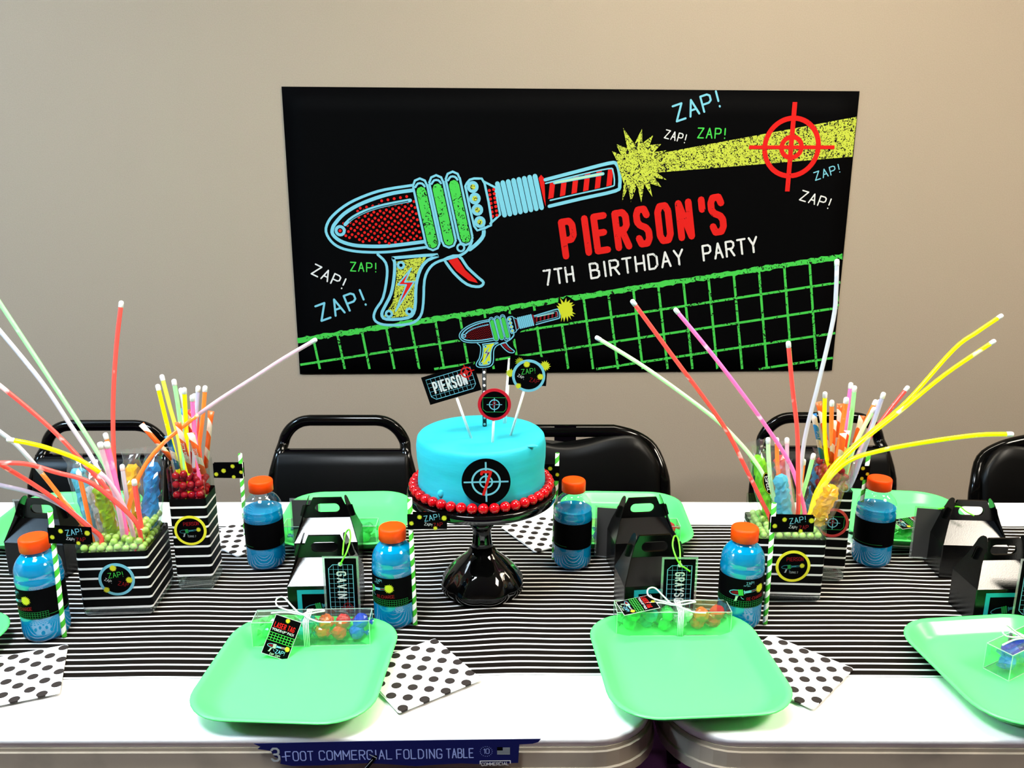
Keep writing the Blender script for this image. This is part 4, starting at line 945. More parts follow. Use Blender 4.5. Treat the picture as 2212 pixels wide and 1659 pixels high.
p = Print(0.00004); gun(p, xf, k, True, {'b': 'b', 'g': 'g', 'y': 'y', 'r': 'd', 'burst': 'y', 'p': 'p'}); p.obj('ray_gun_print', cardo, flat())

# ================================================================== black gable gift boxes
CARDK = mat('black_gloss_card', (0.0012, 0.0012, 0.0012), 0.24, 0.42, bump=0.06, bscale=600)
CARDE = mat('grey_card_edge', (0.10, 0.10, 0.09), 0.7, 0.2)
BW, BD, BH = 0.108, 0.070, 0.060; BT = 0.128
def sheet(poly3, t=0.0012):
    """thin card from a planar 3-D outline"""
    P = [Vector(p) for p in poly3]; n_ = (P[1] - P[0]).cross(P[2] - P[0]).normalized() * t; n = len(P)
    return MB().add(P + [p - n_ for p in P], [tuple(range(n)), tuple(range(2 * n - 1, n - 1, -1))] + [(i, i + n, (i + 1) % n + n, (i + 1) % n) for i in range(n)])
def gable_meshes():
    d = {}
    m = MB(); L = [rrect(BW, BD, 0.001, z, 1) for z in (0.0, BH)]; m.loft(L, True, True, smooth=False); d['box_body'] = m.mesh('box_body', CARDK)
    hw = lambda z: BW / 2 + (0.0245 - BW / 2) * (z - BH) / (BT - BH)
    zr = 0.092
    for nm, s in (('roof_panel_front', -1), ('roof_panel_back', 1)):
        y0 = s * BD / 2; m = sheet([(-BW / 2, y0, BH), (BW / 2, y0, BH), (hw(zr), s * 0.0022, zr), (-hw(zr), s * 0.0022, zr)]); d[nm] = m.mesh('roof_panel', CARDK)
    # handle panels with a slot and locking ears
    for nm, y in (('handle_front', -0.0016), ('handle_back', 0.0016)):
        out = [(-hw(zr), zr), (hw(zr), zr), (hw(zr + 0.006) + 0.010, zr + 0.004), (hw(zr + 0.02) + 0.011, zr + 0.022), (hw(zr + 0.022), zr + 0.022), (hw(BT), BT), (-hw(BT), BT), (-hw(zr + 0.022), zr + 0.022), (-hw(zr + 0.02) - 0.011, zr + 0.022), (-hw(zr + 0.006) - 0.010, zr + 0.004)]
        sl = []; sw, sr, cz = 0.0125, 0.0085, zr + 0.017
        for k in range(9): a = -PI / 2 + PI * k / 8; sl.append((sw + sr * math.cos(a), cz + sr * math.sin(a)))
        for k in range(9): a = PI / 2 + PI * k / 8; sl.append((-sw + sr * math.cos(a), cz + sr * math.sin(a)))
        bm = bmesh.new(); ov = [bm.verts.new((x, y, z)) for x, z in out]; iv = [bm.verts.new((x, y, z)) for x, z in sl]
        ed = [bm.edges.new((V[i], V[(i + 1) % len(V)])) for V in (ov, iv) for i in range(len(V))]
        bmesh.ops.triangle_fill(bm, use_beauty=True, edges=ed)
        g = bmesh.ops.extrude_face_region(bm, geom=bm.faces[:]); vv = [e for e in g['geom'] if isinstance(e, bmesh.types.BMVert)]
        bmesh.ops.translate(bm, verts=vv, vec=(0, 0.0012, 0)); bmesh.ops.recalc_face_normals(bm, faces=bm.faces)
        me = bpy.data.meshes.new('handle_panel'); bm.to_mesh(me); bm.free(); me.materials.append(CARDK); d[nm] = me
    # side tongues, leaning in, round tipped
    for nm, s in (('side_tongue_a', -1), ('side_tongue_b', 1)):
        P = []; z1 = BT + 0.004; xa, xb = s * BW / 2, s * 0.031
        def pt(w_, z): f = (z - BH) / (z1 - BH); return (xa + (xb - xa) * f, w_, z)
        P = [pt(-BD / 2, BH), pt(-BD / 2 * 0.55, BH + 0.035), pt(-0.0135, z1 - 0.016)] + [pt(0.0135 * math.sin(-PI / 2 + PI * k / 8), z1 - 0.016 + 0.016 * math.cos(-PI / 2 + PI * k / 8)) for k in range(1, 8)] + [pt(0.0135, z1 - 0.016), pt(BD / 2 * 0.55, BH + 0.035), pt(BD / 2, BH)]
        d[nm] = sheet(P, 0.0010 * s).mesh('side_tongue', CARDK)
    return d
GM = gable_meshes()
def sticker_print():
    p = Print(0.00008); W_ = 0.078; H_ = 0.048; b_ = 0.007
    p.poly([(-W_ / 2, 0.006), (W_ / 2, 0.006), (W_ / 2, 0.006 + H_), (-W_ / 2, 0.006 + H_)], 't', 1); p.poly([(-W_ / 2 + b_, 0.0), (W_ / 2 - b_, 0.0), (W_ / 2 - b_, 0.006 + H_ - b_), (-W_ / 2 + b_, 0.006 + H_ - b_)], 'k', 2)
    C = {'b': 'l', 'g': 'e', 'y': 'e', 'r': 'd', 'burst': 'y', 'p': 'p', 'rd': 'k', 'bd': 'l'}; xf, k = gun_xf((0.002, 0.028), 0.062, 0.20); gun(p, xf, k, False, C, 3)
    p.stroke([(-W_ / 2 + b_, 0.009), (W_ / 2 - b_, 0.016)], 0.0008, 'e', 3)
    tmp = thing('tmp', 'x', 'x'); o = p.obj('front_sticker', tmp, flat(-BD / 2 - 0.0003)); me = o.data; bpy.data.objects.remove(o); bpy.data.objects.remove(tmp); return me
STK = sticker_print()
def gable(label, px, py, yf, rot, front=True):
    """px,py: photo point on the middle of the front top crease; yf: depth of the front face"""
    q = D(px, py, yf); r = thing('gable_gift_box', label, 'gift box', (q.x - math.sin(math.radians(rot)) * BD / 2, yf + BD / 2, TZ + 0.0045), math.radians(rot), 'black gable gift boxes')
    for k, me in GM.items():
        o = bpy.data.objects.new(me.name.split('.')[0], me); COL.objects.link(o); o.parent = r
    if front: o = bpy.data.objects.new('front_sticker', STK); COL.objects.link(o); o.parent = r
    return r
gable('black gable gift box behind the front tray left of the cake stand', 696, 1265, 1.190, 2)
gable('black gable gift box at the back tray left of the cake', 704, 1173, 1.343, 3, False)
gable('black gable gift box behind the front tray that bridges the gap', 1424, 1262, 1.192, 6)
gable('black gable gift box at the back tray right of the cake', 1396, 1173, 1.343, 6, False)
gable('black gable gift box at the right edge with a teal-framed sticker', 2186, 1272, 1.180, 2)
gable('black gable gift box at the back beside the red-ringed vase bottle', 2108, 1181, 1.330, -4, False)
gable('black gable gift box at the far left edge behind the front bottle', 72, 1178, 1.338, -6, False)

# ------------------------------------------------------------------ laminated name tags with green ties
LAM = clear_mat('laminate_film', (0.86, 0.88, 0.88), 0.15, 0.25, (0.5, 0.52, 0.52), 0.2)
GREYB = mat('grey_card_back', (0.055, 0.052, 0.050), 0.5, 0.3)
TIE = mat('lime_plastic_tie', (0.16, 0.95, 0.02), 0.35, 0.4)
def name_tag(label, px, py, y, text, back=False, rot=0.0, tie=None, w_=0.0545, h_=0.099):
    """px,py: photo point at the tag's middle"""
    q = D(px, py, y); zb = max(q.z - h_ / 2, TZ + 0.0045)
    r = thing('name_tag', label, 'tag', (q.x, y, zb), math.radians(rot), 'laminated name tags on the gift boxes')
    MB().plate([(-w_ / 2, 0), (w_ / 2, 0), (w_ / 2, h_), (-w_ / 2, h_)], 0.0004).obj('laminate', LAM, r)
    i = 0.0035; c = MB().plate([(-w_ / 2 + i, i), (w_ / 2 - i, i), (w_ / 2 - i, h_ - i), (-w_ / 2 + i, h_ - i)], 0.0010, M=Matrix.Translation((0, -0.0005, 0))).obj('card', GREYB if back else INK['k'], r)
    if back: c.data.materials[0] = GREYB
    if not back:
        p = Print(0.00008); W2, H2 = w_ - 2 * i, h_ - 2 * i; x0, x1, z0, z1 = -w_ / 2 + i + 0.0055, w_ / 2 - i - 0.0055, i + 0.004, h_ - i - 0.010; q_ = 0.0065
        for k in range(1, 5): x = x0 + (x1 - x0) * k / 5; p.stroke([(x, z0), (x, z1)], 0.00045, 'b', 1, caps=False)
        for k in range(1, 10): z = z0 + (z1 - z0) * k / 10; p.stroke([(x0, z), (x1, z)], 0.00045, 'b', 1, caps=False)
        p.ribbon([(x1, z1), (x1, z0), (x0 + q_, z0), (x0, z0 + q_), (x0, z1 - q_), (x0 + q_, z1), (x1, z1)], 0.0011, 'b', 2)
        hh_ = 0.0125; t0 = sum(adv(c_) for c_ in text) - .2; ln = min(0.058, 0.0092 * len(text)); p.text(text, (-0.0055, z1 - 0.012), hh_, 'w', 0.17, -PI / 2, 3, ln / (t0 * hh_), gw=.8)
        cc = (x1 - 0.010, z0 + 0.007); p.ring(cc, 0.0068, 0.0010, 'd', 4, 24); p.ring(cc, 0.0025, 0.0012, 'd', 4, 16); p.stroke([(cc[0] - .011, cc[1]), (cc[0] + .011, cc[1])], .0008, 'd', 4, caps=False); p.stroke([(cc[0], cc[1] - .005), (cc[0], cc[1] + .012)], .0008, 'd', 4, caps=False)
        p.disc((0.0, h_ - i - 0.009), 0.0036, 'w', 5, 14)
        p.obj('card_print', c, flat(-0.0007))
    if tie:
        pts = [Vector(t_) for t_ in tie]; MB().tube(spline(pts, 5), 0.0012, 8).obj('plastic_tie', TIE, r)
    return r
hx = 0.0993
name_tag('black name tag with blue grid hanging before the box left of cake', 738, 1266, 1.180, 'GAVIN', tie=[(0.0, -0.002, 0.086), (0.004, -0.003, 0.094), (0.0105, 0.0, 0.106), (0.013, 0.02, 0.118), (0.008, 0.04, 0.124), (0.001, 0.044, 0.116), (0.0, 0.03, 0.105), (0.003, 0.005, 0.098)])
name_tag('black name tag with blue grid hanging before the box right of cake', 1466, 1268, 1.180, 'GRAYSON', tie=[(0.000, -0.003, 0.088), (-0.006, -0.001, 0.098), (-0.010, 0.012, 0.112), (-0.005, 0.028, 0.120), (0.001, 0.030, 0.116), (0.0015, 0.012, 0.104), (0.0, -0.004, 0.089), (0.006, -0.006, 0.085), (0.0145, -0.007, 0.079)])
name_tag('black name tag with blue grid cut by the right picture edge', 2234, 1272, 1.168, '', tie=None)
name_tag('grey back of a name tag standing behind the back box left of cake', 662, 1141, 1.445, '', True)
name_tag('grey back of a name tag leaning left of the back box right of cake', 1318, 1150, 1.400, '', True, rot=-10)
name_tag('grey back of a name tag leaning by the bottle beside red-ringed vase', 2006, 1152, 1.388, '', True, rot=-12, tie=[(0.01, 0.0, 0.096), (0.02, -0.01, 0.104), (0.036, -0.022, 0.112), (0.044, -0.028, 0.108), (0.05, -0.03, 0.105), (0.058, -0.032, 0.102)])
name_tag('grey back of a name tag glimpsed through the far left box handle', 70, 1150, 1.440, '', True)

# ================================================================== clear candy boxes
BOXC = clear_mat('clear_acetate', (0.76, 0.85, 0.80), 0.05, 0.02, (0.75, 0.85, 0.8), 0.16)
EDGEC = clear_mat('acetate_edge', (0.85, 0.95, 0.9), 0.1, 0.45, (0.65, 0.85, 0.75), 0.3)
KW, KD, KH = 0.170, 0.036, 0.039
CANDY = {'green': (0.05, 0.75, 0.10), 'orange': (0.95, 0.16, 0.02), 'blue': (0.01, 0.06, 0.75), 'clear': (0.72, 0.85, 0.72), 'teal': (0.01, 0.45, 0.40), 'red': (0.85, 0.02, 0.02), 'white': (0.88, 0.88, 0.88)}
def wrapped(label, c, ln, r0, colr, parent_rot, grp):
    q = thing('wrapped_candy', label, 'candy', c, parent_rot + random.uniform(-0.3, 0.3), grp)
    MB().ball((0, 0, 0), r0, 10, 7, sc=(ln / (2 * r0), 1, 0.9), jit=0.10).obj('sweet', mat('candy_' + colr, CANDY[colr], 0.18, 0.5), q)
    wm = clear_mat('cello_' + colr, tuple(0.5 + 0.5 * min(1, x) for x in CANDY[colr]), 0.12, 0.35, CANDY[colr], 0.25)
    for s in (-1, 1):
        L = []
        for k, (dx, rr) in enumerate(((0.0, 0.0035), (0.002, 0.0015), (0.005, 0.0045), (0.008, 0.0065))):
            L.append([(s * (ln / 2 + dx - 0.001), rr * math.cos(2 * PI * i / 8) * (1 + 0.3 * (i % 2)), rr * 0.5 * math.sin(2 * PI * i / 8)) for i in range(8)])
        MB().loft(L, False, False).obj('wrapper_twist', wm, q)
    return q
def tag_print(w_, h_):
    p = Print(0.00006)
    p.poly([(-w_ / 2, 0), (w_ / 2, 0), (w_ / 2, h_), (-w_ / 2, h_)], 'w', 0); i = 0.0006; p.poly([(-w_ / 2 + i, i), (w_ / 2 - i, i), (w_ / 2 - i, h_ - i), (-w_ / 2 + i, h_ - i)], 'k', 1)
    p.text('LASER TAG', (-w_ * .41, h_ * .70), h_ * .12, 'r', .15, 0, 3, .62, gw=.85); p.text('"POWER-UP" PACK', (-w_ * .44, h_ * .61), h_ * .055, 'w', .15, 0, 3, .95)
    for k in range(4): v = h_ * (.36 + .065 * k); p.stroke([(-w_ / 2, v), (w_ / 2, v)], .0007, 'g', 2, caps=False)
    for k in range(9): u = -w_ / 2 + w_ * (k + .2) / 8.6; p.stroke([(u, h_ * .36), (u, h_ * .555)], .0007, 'g', 2, caps=False)
    C = {'b': 'b', 'g': 'p', 'y': 'p', 'r': 'd', 'burst': 'y', 'p': 'p', 'rd': 'd', 'bd': 'a'}; xf, k = gun_xf((0.0, h_ * .26), w_ * .80, 0.06); gun(p, xf, k, False, C, 3)
    p.star((w_ * .36, h_ * .27), w_ * .11, 'y', 9, 14, .6, .1, 4); p.star((0, h_ * .93), w_ * .10, 'y', 4, 14, .6, .1, 6); p.text('ZAP!', (-w_ * .02, h_ * .10), h_ * .085, 'b', .15, .05, 8); p.text('ZAP. ZAP!', (-w_ * .2, h_ * .03), h_ * .045, 'p', .16, -.02, 8)
    return p
TGW, TGH = 0.0385, 0.056
def candy_box(label, who, px, py, yc, rot, items, tagM=None, string=True, z=None):
    q = D(px, py, yc); z0 = ZT + 0.0035; rz = math.radians(rot)
    r = thing('candy_box', label, 'candy box', (q.x, yc, z0), rz, 'clear boxes of wrapped candy')
    m = MB(); m.box((0, 0, KH / 2), (KW, KD, KH)); m.obj('clear_case', BOXC, r)
    e = MB(); t = 0.0009
    for y in (-KD / 2, KD / 2):
        for zz in (0, KH): e.box((0, y, zz), (KW, t, t))
        for x in (-KW / 2, KW / 2): e.box((x, y, KH / 2), (t, t, KH))
    for x in (-KW / 2, KW / 2):
        for zz in (0, KH): e.box((x, 0, zz), (t, KD, t))
    e.obj('folded_edges', EDGEC, r)
    M = Matrix.Translation((q.x, yc, z0)) @ Matrix.Rotation(rz, 4, 'Z')
    n = len(items)
    for i, (cl, nm) in enumerate(items):
        for lay in range(2):
            x = -KW / 2 + KW * (i + 0.5 + (0.22 if lay else 0)) / n; c = M @ Vector((x * 0.90, random.uniform(-0.004, 0.004), 0.0130 + lay * 0.0140))
            wrapped(f"{'upper' if lay else 'lower'} {nm} wrapped candy in the candy box {who}", c, 0.023, 0.0120, cl, rz, 'wrapped candies in the clear boxes')
    if string:
        sm = mat('white_string', (0.88, 0.88, 0.88), 0.7, 0.1); xs = 0.004 if not isinstance(string, float) else string
        b = MB()
        for k in range(4):
            x = xs + k * 0.0024; b.tube([(x, -KD / 2 - 0.0010, 0.0), (x, -KD / 2 - 0.0010, KH), (x, -KD / 2 + 0.001, KH + 0.0010), (x, KD / 2 - 0.001, KH + 0.0010), (x, KD / 2 + 0.0010, KH), (x, KD / 2 + 0.0010, 0.0)], 0.0008, 6)
        b.obj('string_wrap', sm, r)
        k = (xs - 0.006, -0.004, KH + 0.004)
        pth = [(-0.044, 0.004, 0.001), (-0.02, 0.002, 0.003), (0, 0, 0), (0.012, -0.006, 0.004), (0.026, -0.004, 0.006), (0.034, 0.002, 0.004), (0.028, 0.008, 0.003), (0.012, 0.004, 0.003), (0, 0, 0.001), (-0.014, 0.006, 0.012), (-0.026, 0.012, 0.022), (-0.036, 0.012, 0.020), (-0.036, 0.008, 0.012), (-0.024, 0.004, 0.007), (0, 0, 0.002), (0.016, -0.012, 0.0), (0.030, -0.016, -0.003), (0.046, -0.016, -0.004)]
        MB().tube([Vector(p) + Vector(k) for p in spline(pth, 6)], 0.0012, 8).obj('string_bow', sm, r)
    if tagM is not None:
        m = MB().plate([(-TGW / 2, 0), (TGW / 2, 0), (TGW / 2, TGH), (-TGW / 2, TGH)], 0.0005); o = m.obj('gift_tag', INK['w'], r); o.matrix_local = tagM
        tag_print(TGW, TGH).obj('tag_print', o, flat(-0.0001))
    return r
def axes(o, u, v):
    u = Vector(u).normalized(); v = Vector(v); v = (v - u * v.dot(u)).normalized(); w_ = v.cross(u) * -1; y = u.cross(v) * -1
    y = v.cross(u); M = Matrix(((u.x, y.x, v.x, o[0]), (u.y, y.y, v.y, o[1]), (u.z, y.z, v.z, o[2]), (0, 0, 0, 1))); return M
def shear_axes(o, u, v):
    u = Vector(u).normalized(); v = Vector(v).normalized(); y = v.cross(u).normalized()
    return Matrix(((u.x, y.x, v.x, o[0]), (u.y, y.y, v.y, o[1]), (u.z, y.z, v.z, o[2]), (0, 0, 0, 1)))
candy_box('clear candy box with a hanging laser tag card on the front tray left of cake', 'left of the cake stand front', 678, 1375, 1.130, 2.0,
          [('green', 'pale green'), ('green', 'bright green'), ('teal', 'teal'), ('orange', 'orange'), ('red', 'red'), ('blue', 'blue')], shear_axes((-0.047, -0.050, 0.003), (0.97, 0.0, -0.16), (0.50, 0.42, 0.72)), -0.010)
candy_box('clear candy box with a card lying on top on the tray bridging the gap', 'on the tray bridging the gap', 1450, 1352, 1.157, 0.5,
          [('green', 'pale green'), ('teal', 'teal'), ('green', 'bright green'), ('clear', 'clear white'), ('orange', 'orange'), ('red', 'red')], shear_axes((-0.080, -0.010, KH + 0.0020), (0.18, -0.93, -0.05), (0.93, 0.22, 0.12)), 0.006)
candy_box('clear candy box with blue sweets on the tray at the right edge', 'at the right edge tray', 2228, 1415, 1.083, 30,
          [('blue', 'blue'), ('blue', 'dark blue'), ('red', 'red'), ('green', 'green'), ('orange', 'orange')], None, -0.03)
candy_box('clear candy box behind the back gift box left of cake', 'on the back tray left of cake', 716, 1150, 1.462, 1, [('blue', 'blue'), ('teal', 'teal'), ('orange', 'orange'), ('green', 'green'), ('green', 'dark green')], None, 0.0)
candy_box('clear candy box behind the back gift box right of cake', 'on the back tray right of cake', 1366, 1145, 1.462, 0, [('blue', 'blue'), ('teal', 'teal'), ('green', 'green'), ('green', 'dark green'), ('red', 'red')], None, 0.0)
candy_box('clear candy box with a grid card on the tray beside red-ringed vase', 'beside the red-ringed vase', 2018, 1148, 1.452, -2, [('green', 'bright green'), ('clear', 'clear white'), ('green', 'green'), ('teal', 'teal'), ('orange', 'orange')], shear_axes((-0.072, -0.006, KH + 0.002), (0.15, -0.95, -0.04), (0.95, 0.15, 0.10)), 0.02)

# ================================================================== glass vases with striped bands
GLASS = clear_mat('vase_glass', (0.95, 0.99, 0.965), 0.02, 0.0, refl=0.07, rim=0.25)
GBASE = clear_mat('vase_glass_base', (0.72, 0.78, 0.78), 0.06, 0.10, (0.30, 0.34, 0.36), 0.30)
def band_mat(name, z0, pitch):
    m, t, n, l, b = nt(name); b.inputs['Roughness'].default_value = 0.5; b.inputs['Specular IOR Level'].default_value = 0.05
    tc = n.new('ShaderNodeTexCoord'); sp = n.new('ShaderNodeSeparateXYZ'); l.new(tc.outputs['Object'], sp.inputs[0])
    a = n.new('ShaderNodeMath'); a.operation = 'SUBTRACT'; a.inputs[1].default_value = z0; l.new(sp.outputs[2], a.inputs[0])
    d = n.new('ShaderNodeMath'); d.operation = 'DIVIDE'; d.inputs[1].default_value = pitch; l.new(a.outputs[0], d.inputs[0])
    fr = n.new('ShaderNodeMath'); fr.operation = 'FRACT'; l.new(d.outputs[0], fr.inputs[0])
    lt = n.new('ShaderNodeMath'); lt.operation = 'LESS_THAN'; lt.inputs[1].default_value = 0.21; l.new(fr.outputs[0], lt.inputs[0])
    mx = n.new('ShaderNodeMix'); mx.data_type = 'RGBA'; mx.inputs[6].default_value = (0.0015, 0.0015, 0.0015, 1); mx.inputs[7].default_value = (0.80, 0.80, 0.80, 1)
    l.new(lt.outputs[0], mx.inputs[0]); l.new(mx.outputs[2], b.inputs['Base Color']); return m
def vase(label, c, s, h, rot, b0, b1, pitch, ring, face):
    r = thing('glass_vase', label, 'vase', (c[0], c[1], TZ + 0.0045), math.radians(rot), 'square glass vases of candy and glow sticks')
    q = 0.0045; m = MB()
    m.loft([rrect(s, s, 0.004, 0.012, 3), rrect(s, s, 0.004, h - 0.001, 3), rrect(s - 0.0015, s - 0.0015, 0.004, h, 3), rrect(s - 2 * q + 0.0015, s - 2 * q + 0.0015, 0.003, h, 3), rrect(s - 2 * q, s - 2 * q, 0.003, h - 0.001, 3), rrect(s - 2 * q, s - 2 * q, 0.003, 0.016, 3)], False, False, smooth=False)
    m.obj('glass_wall', GLASS, r)
    MB().loft([rrect(s - 0.012, s - 0.012, 0.004, 0.0, 3), rrect(s - 0.004, s - 0.004, 0.005, 0.002, 3), rrect(s, s, 0.004, 0.006, 3), rrect(s, s, 0.004, 0.0118, 3), rrect(s - 2 * q, s - 2 * q, 0.003, 0.0158, 3)], smooth=False).obj('glass_base', GBASE, r)
    MB().loft([rrect(s + 0.0010, s + 0.0010, 0.0045, b0, 4), rrect(s + 0.0010, s + 0.0010, 0.0045, b1, 4), rrect(s + 0.0002, s + 0.0002, 0.004, b1, 4), rrect(s + 0.0002, s + 0.0002, 0.004, b0, 4)], False, False, smooth=False).obj('striped_band', band_mat('striped_band_paper', b0, pitch), r)
    R_ = 0.0272 if s > 0.08 else 0.0258
    zc = b0 + (b1 - b0) * (0.52 if s > 0.08 else 0.60)
    o = MB().plate([(R_ * math.cos(2 * PI * k / 48), R_ * math.sin(2 * PI * k / 48)) for k in range(48)], 0.0008).obj('round_sticker', ring, r, loc=((0.004 if s > 0.08 else 0.001), -s / 2 - 0.0016, zc))
    p = Print(0.00006); face(p, R_); p.obj('sticker_print', o, flat())
    return r
YEL = mat('yellow_card_ring', (0.72, 0.68, 0.03), 0.6, 0.1); REDG = MATS['glitter_red_card']
V1c, V1s, V1h, V1r = (-0.6195, 1.2575), 0.106, 0.146, 4
V2c, V2s, V2h, V2r = (-0.5260, 1.3165), 0.058, 0.214, 3
q1 = T(1772, 1307); V3s, V3h, V3r = 0.106, 0.146, -3
V3c = (q1.x - V3s / 2 + 0.002, q1.y + V3s / 2 + 0.002)
q2 = T(1822, 1262); V4s, V4h, V4r = 0.058, 0.214, -6
V4c = (q2.x - V4s / 2 + 0.002, q2.y + V4s / 2 + 0.001)
vase('square glass vase with striped band and blue-ringed zap sticker', V1c, V1s, V1h, V1r, 0.014, 0.110, 0.0167, INK['b'], zap_face)
vase('tall glass vase with striped band and yellow-ringed ray gun sticker', V2c, V2s, V2h, V2r, 0.026, 0.163, 0.0172, YEL, gun_face)
vase('square glass vase with striped band and yellow-ringed ray gun sticker', V3c, V3s, V3h, V3r, 0.014, 0.110, 0.0167, YEL, gun_face)
vase('tall glass vase with striped band and red-ringed target sticker', V4c, V4s, V4h, V4r, 0.026, 0.163, 0.0172, REDG, target_face)

# ------------------------------------------------------------------ candy balls filling the vases
PEARL = mat('green_pearl_sugar', (0.42, 0.64, 0.12), 0.16, 0.5, sss=0.0); PEARL.node_tree.nodes['Principled BSDF'].inputs['Coat Weight'].default_value = 0.6
def fill(c, s, rot, z0, zvis, ztop, rad, me, stuffm, name, label, grp, stufflabel, mound):
    a = s / 2 - 0.0048 - rad; n = int(2 * a / (2 * rad) + 0.1) + 1; pit = 2 * a / (n - 1); M = Matrix.Translation((c[0], c[1], TZ + 0.0045)) @ Matrix.Rotation(math.radians(rot), 4, 'Z'); R = random.Random(int(s * 1000 + c[0] * 100)); st = MB(); z = z0 + rad; lay = 0
    low = MB().ball((0, 0, 0), rad, 8, 6)
    while z < ztop + 0.02:
        off = pit / 2 if lay % 2 else 0; m_ = n - 1 if lay % 2 else n
        for i in range(m_):
            for j in range(m_):
                x, y = -a + off + i * pit + R.uniform(-.22, .22) * rad, -a + off + j * pit + R.uniform(-.22, .22) * rad
                if z > ztop + mound(x, y) + R.uniform(-.004, .004): continue
                top = z + pit * 0.75 > ztop + mound(x, y); edge = min(i, j) == 0 or max(i, j) == m_ - 1
                p = M @ Vector((x, y, z + R.uniform(-.3, .3) * rad))
                if z > zvis - rad and (top or edge):
                    o = bpy.data.objects.new(name, me); COL.objects.link(o); o.location = p; tag(o, label, 'candy ball', grp)
                elif z > zvis - 0.03: st.add([Vector(v) + p for v in low.v], low.f, 0, True)
        z += pit * 0.74; lay += 1
    # the hidden depth of the fill below the band
    o = st.obj('candy_ball_fill', stuffm); tag(o, stufflabel, 'candy balls', None, 'stuff')
    return o
PR = 0.0056; pm = MB().ball((0, 0, 0), PR, 14, 10).mesh('green_pearl_candy', PEARL)
m1 = lambda x, y: 0.008 * (x / 0.05) + 0.006 * (y / 0.05)
fill(V1c, V1s, V1r, 0.016, 0.110, 0.124, PR, pm, PEARL, 'green_pearl_candy', 'pearly green candy ball in the blue-ringed square vase', 'green candy balls in the blue-ringed vase', 'mass of pearly green candy balls within the blue-ringed square vase', m1)
fill(V3c, V3s, V3r, 0.016, 0.110, 0.124, PR, pm, PEARL, 'green_pearl_candy', 'pearly green candy ball in the yellow-ringed square vase', 'green candy balls in the yellow-ringed square vase', 'mass of pearly green candy balls within the yellow-ringed square vase', lambda x, y: 0.004 * (x / 0.05) - 0.002)
GB = 0.0061; gm2 = MB().ball((0, 0, 0), GB, 14, 10).mesh('red_candy_ball', mat('deep_red_gumball', (0.42, 0.004, 0.010), 0.12, 0.5))
fill(V2c, V2s, V2r, 0.016, 0.165, 0.203, GB, gm2, MATS['deep_red_gumball'], 'red_candy_ball', 'deep red candy ball in the yellow-ringed tall vase', 'red candy balls in the yellow-ringed tall vase', 'mass of deep red candy balls within the yellow-ringed tall vase', lambda x, y: -0.008 * (x / 0.025))
fill(V4c, V4s, V4r, 0.016, 0.165, 0.200, GB, gm2, MATS['deep_red_gumball'], 'red_candy_ball', 'deep red candy ball in the red-ringed tall vase', 'red candy balls in the red-ringed tall vase', 'mass of deep red candy balls within the red-ringed tall vase', lambda x, y: 0.0)

# ================================================================== glow sticks
GC = {'red': (1.0, 0.075, 0.06), 'orange': (1.0, 0.20, 0.03), 'yellow': (0.93, 0.90, 0.0), 'olive': (0.55, 0.62, 0.06), 'green': (0.30, 0.88, 0.30), 'palegreen': (0.55, 0.92, 0.42), 'white': (0.50, 0.52, 0.58), 'lavender': (0.42, 0.42, 0.60), 'pink': (1.0, 0.16, 0.45), 'lightpink': (0.62, 0.40, 0.50), 'peach': (0.95, 0.30, 0.12)}
def glow_mat(nm):
    k = 'glow_' + nm
    if k in MATS: return MATS[k]
    c = GC[nm]; m, t, n, l, b = nt(k)
    b.inputs['Roughness'].default_value = 0.25; b.inputs['Emission Strength'].default_value = 0.22
    tc = n.new('ShaderNodeTexCoord'); mp = n.new('ShaderNodeMapping'); mp.inputs['Scale'].default_value = (10, 10, 10); l.new(tc.outputs['Object'], mp.inputs[0])
    a = n.new('ShaderNodeTexNoise'); a.inputs['Scale'].default_value = 3.5; a.inputs['Detail'].default_value = 2; l.new(mp.outputs[0], a.inputs['Vector'])
    cr = n.new('ShaderNodeValToRGB'); cr.color_ramp.elements[0].position = 0.64; cr.color_ramp.elements[0].color = (*c, 1); cr.color_ramp.elements[1].position = 0.71; cr.color_ramp.elements[1].color = (*[0.45 * x + 0.5 for x in c], 1)
    l.new(a.outputs[0], cr.inputs[0]); l.new(cr.outputs[0], b.inputs['Base Color']); l.new(cr.outputs[0], b.inputs['Emission Color'])
    MATS[k] = m; return m
TIPM = mat('frosted_tip', (0.85, 0.86, 0.88), 0.35, 0.4)
VN = {1: 'the blue-ringed square vase', 2: 'the yellow-ringed tall vase', 3: 'the yellow-ringed square vase', 4: 'the red-ringed tall vase'}
VG = {1: (V1c, V1s, V1h, V1r), 2: (V2c, V2s, V2h, V2r), 3: (V3c, V3s, V3h, V3r), 4: (V4c, V4s, V4h, V4r)}
def inside_vase(v, fx, fy, z):
    """a point inside vase v: fx, fy in -1..1 of the clear inner half width, z above the table"""
    c, s, h, r = VG[v]; a = s / 2 - 0.009; M = Matrix.Rotation(math.radians(r), 3, 'Z')
    p = M @ Vector((fx * a, fy * a, 0)); return Vector((c[0] + p.x, c[1] + p.y, TZ + 0.0045 + z))
FOOT = {1: 0.100, 2: 0.150, 3: 0.100, 4: 0.150}
